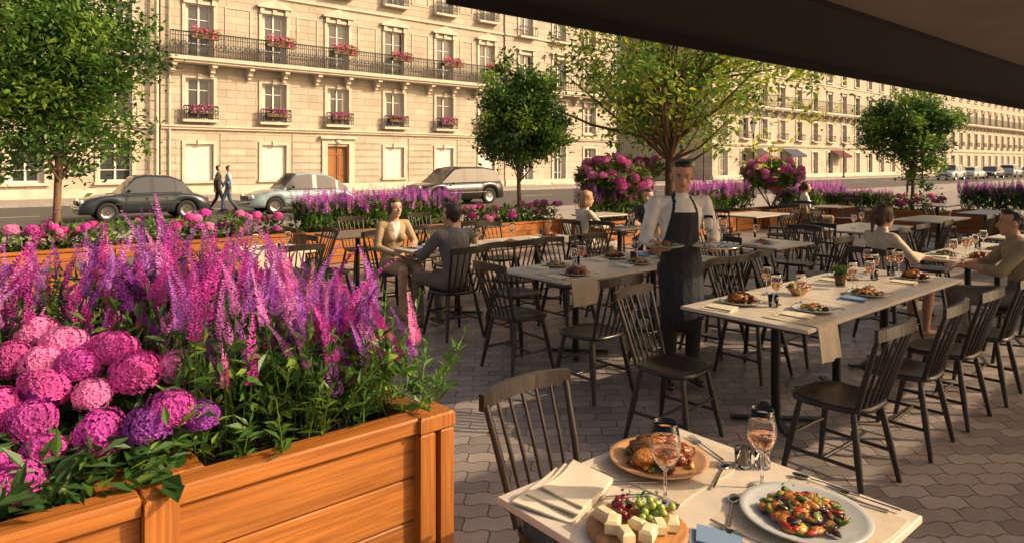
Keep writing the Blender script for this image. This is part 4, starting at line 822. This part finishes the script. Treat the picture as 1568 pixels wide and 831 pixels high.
# ---------------------------------------------------------------- people
class Body:
    def __init__(s): s.V=[];s.F=[];s.n=0;s.P=[]
    def ell(s,c,r,m,R=None):
        c=np.array(c,float); r=np.array(r,float); R=np.eye(3) if R is None else R; n=14;k=10; vs=[]
        for i in range(k+1):
            th=PI*i/k
            for j in range(n): ph=2*PI*j/n; vs.append(R@(r*np.array([math.sin(th)*math.cos(ph),math.sin(th)*math.sin(ph),math.cos(th)]))+c)
        f=[(i*n+j,i*n+n+j,i*n+n+(j+1)%n,i*n+(j+1)%n) for i in range(k) for j in range(n)]
        s._add(vs,f); s.P.append(('e',c,r,R,m))
    def cap(s,a,b,ra,rb,m,sx=1,sy=1,ref=(1,0,0),grow=0):
        a=np.array(a,float);b=np.array(b,float); w_=b-a; L=np.linalg.norm(w_)+1e-9; w_=w_/L; rf=np.array(ref,float); e1=rf-w_*rf.dot(w_)
        if np.linalg.norm(e1)<.1: rf=np.array([0,1,0.]); e1=rf-w_*rf.dot(w_)
        e1/=np.linalg.norm(e1); e2=np.cross(w_,e1); n=14; st=[]
        for t in(0,.2,.5,.8,1): 
            an=t*PI/2; st.append((-ra*math.cos(an),ra*math.sin(an)))
        st.append((L*.5,(ra+rb)/2))
        for t in(1,.8,.5,.2,0): an=t*PI/2; st.append((L+rb*math.cos(an),rb*math.sin(an)))
        vs=[]
        for (h,r) in st:
            r=max(r,1e-5)
            for j in range(n): ph=2*PI*j/n; vs.append(a+w_*h+e1*r*sx*math.cos(ph)+e2*r*sy*math.sin(ph))
        f=[(i*n+j,i*n+(j+1)%n,i*n+n+(j+1)%n,i*n+n+j) for i in range(len(st)-1) for j in range(n)]
        s._add(vs,f); s.P.append(('c',a,w_,L,ra,rb,e1,e2,sx,sy,m,grow))
    def _add(s,vs,f): s.V.append(np.array(vs)); s.F+= [tuple(q+s.n for q in ff) for ff in f]; s.n+=len(vs)
    def build(s,name,vox,override=None,parent=None,sm=3):
        V=np.concatenate(s.V); me=bpy.data.meshes.new('tmp'); me.from_pydata(V.tolist(),[],s.F); me.update()
        o=bpy.data.objects.new('tmp',me); coll.objects.link(o)
        md=o.modifiers.new('r','REMESH'); md.mode='VOXEL'; md.voxel_size=vox
        ms=o.modifiers.new('s','SMOOTH'); ms.iterations=sm; ms.factor=.5
        dg=bpy.context.evaluated_depsgraph_get(); m2=bpy.data.meshes.new_from_object(o.evaluated_get(dg)); bpy.data.objects.remove(o)
        m2.name=name; nf=len(m2.polygons); C=np.zeros(nf*3); m2.polygons.foreach_get('center',C); C=C.reshape(-1,3)
        best=np.full(nf,1e9); lab=np.zeros(nf,int); names=[]
        for p in s.P:
            if p[0]=='e':
                _,c,r,R,m=p; q=(C-c)@R/r; d=(np.linalg.norm(q,axis=1)-1)*r.min()
            else:
                _,a,w_,L,ra,rb,e1,e2,sx,sy,m,gr=p; q=C-a; h=np.clip(q@w_,0,L); rr=ra+(rb-ra)*h/L; ax=q@w_-h
                x=(q@e1)/sx; y=(q@e2)/sy; d=np.sqrt(x*x+y*y+ax*ax)-rr-gr
            if m not in names: names.append(m)
            k=names.index(m); sel=d<best; best=np.where(sel,d,best); lab=np.where(sel,k,lab)
        if override:
            for m,fn in override:
                if m not in names: names.append(m)
                msk=fn(C,lab,names); lab=np.where(msk,names.index(m),lab)
        m2.materials.clear()
        for m in names: m2.materials.append(M[m])
        m2.polygons.foreach_set('material_index',lab.astype(np.int32)); m2.polygons.foreach_set('use_smooth',np.ones(nf,bool)); m2.update()
        return put(name,m2,parent=parent)
def vec(*a): return np.array(a,float)
def hand(B,w_,d,nrm,m,curl=.4,side=1,s=1.0):
    w_=np.array(w_,float); d=np.array(d,float); d/=np.linalg.norm(d); nrm=np.array(nrm,float); nrm-=d*nrm.dot(d); nrm/=np.linalg.norm(nrm); a=np.cross(d,nrm)*side
    B.cap(w_+d*.01,w_+d*.075*s,.026*s,.034*s,m,1.15,.42,ref=a)
    for i,(o,l) in enumerate(((-.033,.060),(-.011,.074),(.012,.080),(.034,.072))):
        p=w_+d*.088*s+a*o*s; ang=curl*.5; dd=d+a*o*2.5
        for k,f in enumerate((.45,.32,.25)):
            v_=dd*math.cos(ang)+nrm*math.sin(ang); v_/=np.linalg.norm(v_); q=p+v_*l*f*s; B.cap(p,q,.0085*s,.0078*s,m); p=q; ang+=curl*.6
    p=w_+d*.025*s+a*.03*s; q=p+(d*.5+a*.8+nrm*.35)*.04*s; B.cap(p,q,.011*s,.010*s,m); B.cap(q,q+(d*.85+a*.25+nrm*.35)*.032*s,.0095*s,.008*s,m)
def head(B,c,yaw,pitch,skin,hair,style,E,s=1.0):
    R=np.array(Euler((-pitch,0,yaw)).to_matrix()); c=np.array(c,float)
    def P(*p): return c+R@(np.array(p)*s)
    def e(p,r,m,R2=None): B.ell(P(*p),np.array(r)*s,m,R)
    e((0,-.012,.03),(.075,.092,.088),skin); e((0,.022,-.035),(.060,.066,.078),skin); e((0,.058,-.088),(.026,.024,.020),skin)
    B.cap(P(0,.084,.012),P(0,.106,-.022),.008*s,.0125*s,skin); e((.012,.095,-.024),(.008,.009,.007),skin); e((-.012,.095,-.024),(.008,.009,.007),skin)
    e((.036,.055,-.02),(.022,.022,.02),skin); e((-.036,.055,-.02),(.022,.022,.02),skin)
    for x in(-1,1): e((x*.077,-.005,-.005),(.010,.020,.031),skin)
    e((0,.0865,-.052),(.023,.008,.0075),'lips')
    if style=='short':
        e((0,-.040,.048),(.079,.080,.078),hair); e((-.012,.002,.098),(.058,.066,.030),hair); e((.03,.02,.100),(.034,.040,.024),hair); e((0,-.062,.0),(.066,.044,.060),hair)
        for x in(-1,1): e((x*.071,-.020,.018),(.010,.030,.045),hair)
    else:
        e((0,-.034,.048),(.083,.086,.086),hair); e((0,.0,.088),(.068,.070,.040),hair); e((0,-.06,-.01),(.078,.055,.085),hair)
        for x in(-1,1): e((x*.070,-.008,.012),(.020,.046,.070),hair)
        if style=='long': e((0,-.072,-.08),(.075,.045,.12),hair)
        if style=='bob': e((0,-.055,-.06),(.085,.062,.075),hair); e((.070,-.015,-.05),(.020,.046,.06),hair); e((-.070,-.015,-.05),(.020,.046,.06),hair)
        if style in('bun','pony'): e((0,-.125,.035 if style=='bun' else .0),(.036,.036,.036),hair)
        if style=='pony': B.cap(P(0,-.135,0),P(0,-.13,-.16),.03*s,.012*s,hair)
    fb_=MB(); 
    for x in(-1,1):
        for (p,r,m,sc) in (((x*.031,.0735,.012),.0125,'eyew',(1.15,.75,.62)),((x*.031,.0815,.012),.0062,'eyed',(1,.6,1))):
            q=P(*p); fb_.lump(tuple(q),r*s,m,sc,1,0,10,8)
        fb_.tube([tuple(P(x*.014,.088,.032)),tuple(P(x*.032,.0865,.037)),tuple(P(x*.050,.072,.031))],[.003*s,.0035*s,.002*s],hair,6)
        fb_.tube([tuple(P(x*.017,.083,.0165)),tuple(P(x*.032,.086,.0205)),tuple(P(x*.047,.075,.0155))],[.0018*s]*3,'eyed',5)
    put('face_details',fb_,parent=E)
def person(name,u,v,rot,J,o,z=0):
    E=empty(name,W(u,v,z),rot); B=Body(); f=o.get('f',False); top,bot,skin=o['top'],o['bot'],o['skin']; g=o.get('g',0)
    pe,wa_,ch,nk,hd=[np.array(J[k],float) for k in('pelvis','waist','chest','neck','head')]
    wM=1.0 if not f else .9
    B.cap(pe,wa_,.125,.112*wM,bot,1.22 if not f else 1.28,.86); B.cap(wa_+vec(0,0,.02),ch,(.112+g)*wM,(.135+g)*wM,top,1.18,.80)
    sL,sR=np.array(J['shL']),np.array(J['shR'])
    B.cap(sL*.92+ch*.08,sR*.92+ch*.08,.052+g*.6,.052+g*.6,top,1,1.05,ref=(0,1,0)); B.cap(ch,nk,.10,.055,top,1.15,.8)
    if f:
        for x in(-1,1): B.ell(ch+vec(x*.062,.085,-.07),(.058,.05,.055),top)
    else: B.ell(nk+vec(0,.008,.0),(.066,.066,.022),o.get('collar',top))
    B.cap(nk-vec(0,0,.02),hd+vec(0,-.01,-.06),.052*wM,.050*wM,skin)
    for s in 'LR':
        sh,el,wr=[np.array(J[k+s],float) for k in('sh','el','wr')]
        B.cap(sh,el,(.053+g*.7)*wM,(.042+g*.6)*wM,top)
        if o.get('short'): B.cap(sh*.3+el*.7,wr,.040*wM,.026*wM,skin,grow=.002); B.cap(el,wr,.039*wM,.026*wM,skin)
        elif o.get('rolled'): m_=el*.62+wr*.38; B.cap(el,m_,.046,.045,top); B.cap(m_,wr,.038,.028,skin)
        else: B.cap(el,el*.08+wr*.92,(.042+g*.6)*wM,(.033+g*.4)*wM,top); B.cap(el*.1+wr*.9,wr,.026,.026,skin)
        hp,kn,an,to=[np.array(J[k+s],float) for k in('hip','kn','an','to')]
        lg=o.get('leg',bot)
        if o.get('skirt'):
            B.cap(hp,hp*.12+kn*.88,.098,.078,bot); B.cap(hp*.2+kn*.8,kn,.060,.054,skin); B.cap(kn,kn*.45+an*.55+vec(0,-.01,0),.052,.047,skin); B.cap(kn*.45+an*.55+vec(0,-.01,0),an,.047,.030,skin)
        else: B.cap(hp,kn,.092*wM,.064*wM,lg); B.cap(kn,kn*.55+an*.45,.062,.056,lg); B.cap(kn*.55+an*.45,an,.056,.048,lg)
        sho=o.get('shoe','shoe'); B.cap(an+vec(0,0,-.03),an*.2+to*.8,.040,.036,sho,1.0,.85); B.cap(an+vec(0,0,-.035),an-(to-an)*.18+vec(0,0,-.045),.036,.032,sho)
        hd_,hn,cu=J.get('hand'+s,(wr-el,(0,0,-1),.5)); hand(B,wr,hd_,hn,skin,cu,side=(1 if s=='R' else -1),s=.95 if f else 1.02)
    if o.get('skirt'): B.ell((pe+np.array(J['hipL'])+np.array(J['hipR']))/3,(.17,.13,.11),bot)
    head(B,hd,o.get('yaw',0),o.get('pitch',0),skin,o['hair'],o['hs'],E,.98 if f else 1.02)
    for ex in o.get('extra',[]): B.cap(*ex)
    B.build('body',o.get('vox',.008),o.get('ov'),E); return E
def seated(dx=0,lean=0.0,arms='table',knee=.44,spread=.09,tuck=0,f=False):
    w_=.155 if f else .185; L=lean; J=dict(pelvis=(0,-.06,.545),waist=(0,-.07+L*.3,.70),chest=(0,-.07+L*.8,.92),neck=(0,-.06+L,1.045),head=(0,-.035+L*1.15,1.175))
    for s,x in(('R',1),('L',-1)):
        J['sh'+s]=(x*w_,-.075+L*.9,.985); J['hip'+s]=(x*.085,-.03,.53); J['kn'+s]=(x*spread,knee,.53); J['an'+s]=(x*spread,knee-.05-tuck,.085); J['to'+s]=(x*(spread+.02),knee+.13-tuck,.035)
        if arms=='table': J['el'+s]=(x*(w_+.07),.10+L,.78); J['wr'+s]=(x*(w_-.05),.32+L*.5,.80); J['hand'+s]=((-x*.35,.9,-.1),(0,0,-1),.35)
        elif arms=='lap': J['el'+s]=(x*(w_+.06),-.01,.74); J['wr'+s]=(x*.08,.2,.67); J['hand'+s]=((-x*.5,.8,-.2),(0,0,-1),.4)
    return J
def vneck(mt,z0,z1,k,ymin,tops):
    def fn(C,lab,names): 
        ok=np.isin(lab,[names.index(t) for t in tops if t in names]); return ok&(C[:,1]>ymin)&(C[:,2]>z0)&(C[:,2]<z1)&(np.abs(C[:,0])<(C[:,2]-z0)*k+.004)
    return (mt,fn)
J=dict(pelvis=(0,0,.93),waist=(0,-.01,1.08),chest=(0,0,1.31),neck=(0,.0,1.455),head=(0,.035,1.60),shL=(-.195,-.01,1.395),shR=(.195,-.01,1.395),
 elL=(-.265,.02,1.13),wrL=(-.13,.26,1.075),elR=(.27,-.02,1.12),wrR=(.235,.22,1.08),handL=((.25,.95,.05),(0,0,1),.15),handR=((.1,.9,.0),(0,0,1),.5),
 hipL=(-.09,0,.90),hipR=(.09,0,.90),knL=(-.095,.03,.50),knR=(.10,.05,.50),anL=(-.10,-.02,.085),anR=(.11,.02,.085),toL=(-.12,.14,.035),toR=(.14,.18,.035))
def apr(C,lab,names):
    ok=np.isin(lab,[names.index('shirt')]); z=C[:,2]
    return ok&(C[:,1]>.0)&(z>.95)&(z<1.33)&(np.abs(C[:,0])<.105+.05*(1.33-z)/.3)
def strap(C,lab,names):
    ok=np.isin(lab,[names.index('shirt')]); z=C[:,2]; return ok&(z>=1.33)&(np.abs(np.abs(C[:,0])-(.095-(z-1.33)*.25))<.011)
EW=person('waiter',4.30,3.12,math.radians(180+8),J,dict(top='shirt',bot='apron',leg='trous',skin='skinb',hair='hairk',hs='short',yaw=-.28,pitch=.26,rolled=True,vox=.0065,g=.012,
  extra=[((0,.02,.98),(0,.045,.58),.145,.155,'apron',1.12,.80)],ov=[('apron',apr),('apron',strap)]))
b=MB(); b.lathe([(0,0),(.16,0),(.175,.012),(.172,.015),(.158,.005),(0,.005)],'steel',n=36); TRY=put('serving_tray',b,(-.10,.40,1.105),0,EW)
g_=put('wine_glass_on_tray',GE,(-.15,.40,1.111),0,EW); put('wine_glass_on_tray',GE,(-.06,.37,1.111),0,EW); 
put('plate_in_hand',PL[2],(.25,.36,1.10),0,EW,.9)
J=seated(f=True,arms='lap',lean=.03,tuck=-.02); J['elL']=(-.22,.06,.78); J['wrL']=(-.1,.3,.80); J['handL']=((.4,.8,0),(0,0,-1),.5)
person('seated_woman',3.97,6.84,FNV-.12,J,dict(f=True,top='beige',bot='beige',skirt=True,skin='skin',hair='hairb',hs='bun',yaw=.15,pitch=.0,shoe='nude',g=.010,ov=[vneck('shirt',.80,1.02,.22,-.02,['beige']),vneck('skin',.97,1.1,.35,-.02,['beige','shirt'])]))
person('seated_man',3.85,5.52,FV+.05,seated(arms='table',lean=.05,spread=.13,knee=.42),dict(top='suit',bot='olive',skin='skinb',hair='hairk',hs='short',yaw=.15,pitch=0,g=.014,collar='shirt'))
CHX=[(7.05,6.75,FU,-8),(8.42,6.7,FNU,20),(7.0,2.66,FU,-14),(7.12,1.66,FV,22)]
for c in CHX: chair(*c)
person('seated_woman',7.05,6.78,FU-.25,seated(f=True,arms='table',lean=.08),dict(f=True,top='cream',bot='cream',skin='skin',hair='hairl',hs='bob',yaw=0,pitch=.1,vox=.009))
person('seated_man',8.42,6.7,FNU+.5,seated(arms='table',lean=.06),dict(top='suitd',bot='trous',skin='skin',hair='hairb',hs='short',yaw=0,pitch=.1,vox=.009,g=.012,collar='shirt',ov=[vneck('shirt',.85,1.1,.35,-.02,['suitd'])]))
person('seated_woman',14.2,7.0,FU-.9,seated(f=True,arms='lap'),dict(f=True,top='shirt',bot='beige',skin='skin',hair='hairb',hs='pony',vox=.01))
person('seated_woman',7.0,2.68,FU-.45,seated(f=True,arms='table',lean=.02),dict(f=True,top='cream',bot='cream',skirt=True,short=True,skin='skin',hair='hairb',hs='pony',yaw=0,pitch=.12,shoe='nude',g=.006,ov=[vneck('skin',.93,1.1,.35,-.02,['cream'])]))
person('seated_man',7.12,1.68,FV+.45,seated(arms='table',lean=.05,spread=.12,knee=.43),dict(top='tan',bot='olive',skin='skinb',hair='hairk',hs='short',yaw=.1,pitch=.05,rolled=True,g=.012))
def walk(ph=1):
    return dict(pelvis=(0,0,.93),waist=(0,0,1.08),chest=(0,.01,1.31),neck=(0,.01,1.455),head=(0,.03,1.60),shL=(-.19,0,1.395),shR=(.19,0,1.395),elL=(-.24,.08*ph,1.14),wrL=(-.22,.2*ph,.92),elR=(.24,-.1*ph,1.13),wrR=(.22,-.1*ph,.87),
     hipL=(-.09,0,.9),hipR=(.09,0,.9),knL=(-.09,-.05*ph,.49),knR=(.09,.16*ph,.5),anL=(-.09,-.28*ph,.12),anR=(.09,.2*ph,.09),toL=(-.09,-.14*ph,.035),toR=(.09,.34*ph,.04))
u,v=UV(-11.1,25.4); person('pedestrian',u,v,FNU+PI*.9,walk(1),dict(top='suitd',bot='trous',skin='skin',hair='hairk',hs='short',vox=.012,g=.015),z=-.12)
u,v=UV(-10.55,25.0); person('pedestrian',u,v,FNU+PI*.9,walk(-1),dict(top='bluej',bot='denim',skin='skin',hair='hairb',hs='short',vox=.012,g=.01),z=-.12)
u,v=UV(22.5,38); person('pedestrian',u,v,FNU,walk(1),dict(top='suitd',bot='trous',skin='skin',hair='hairk',hs='short',vox=.014,g=.02),z=-.12)
print('done')
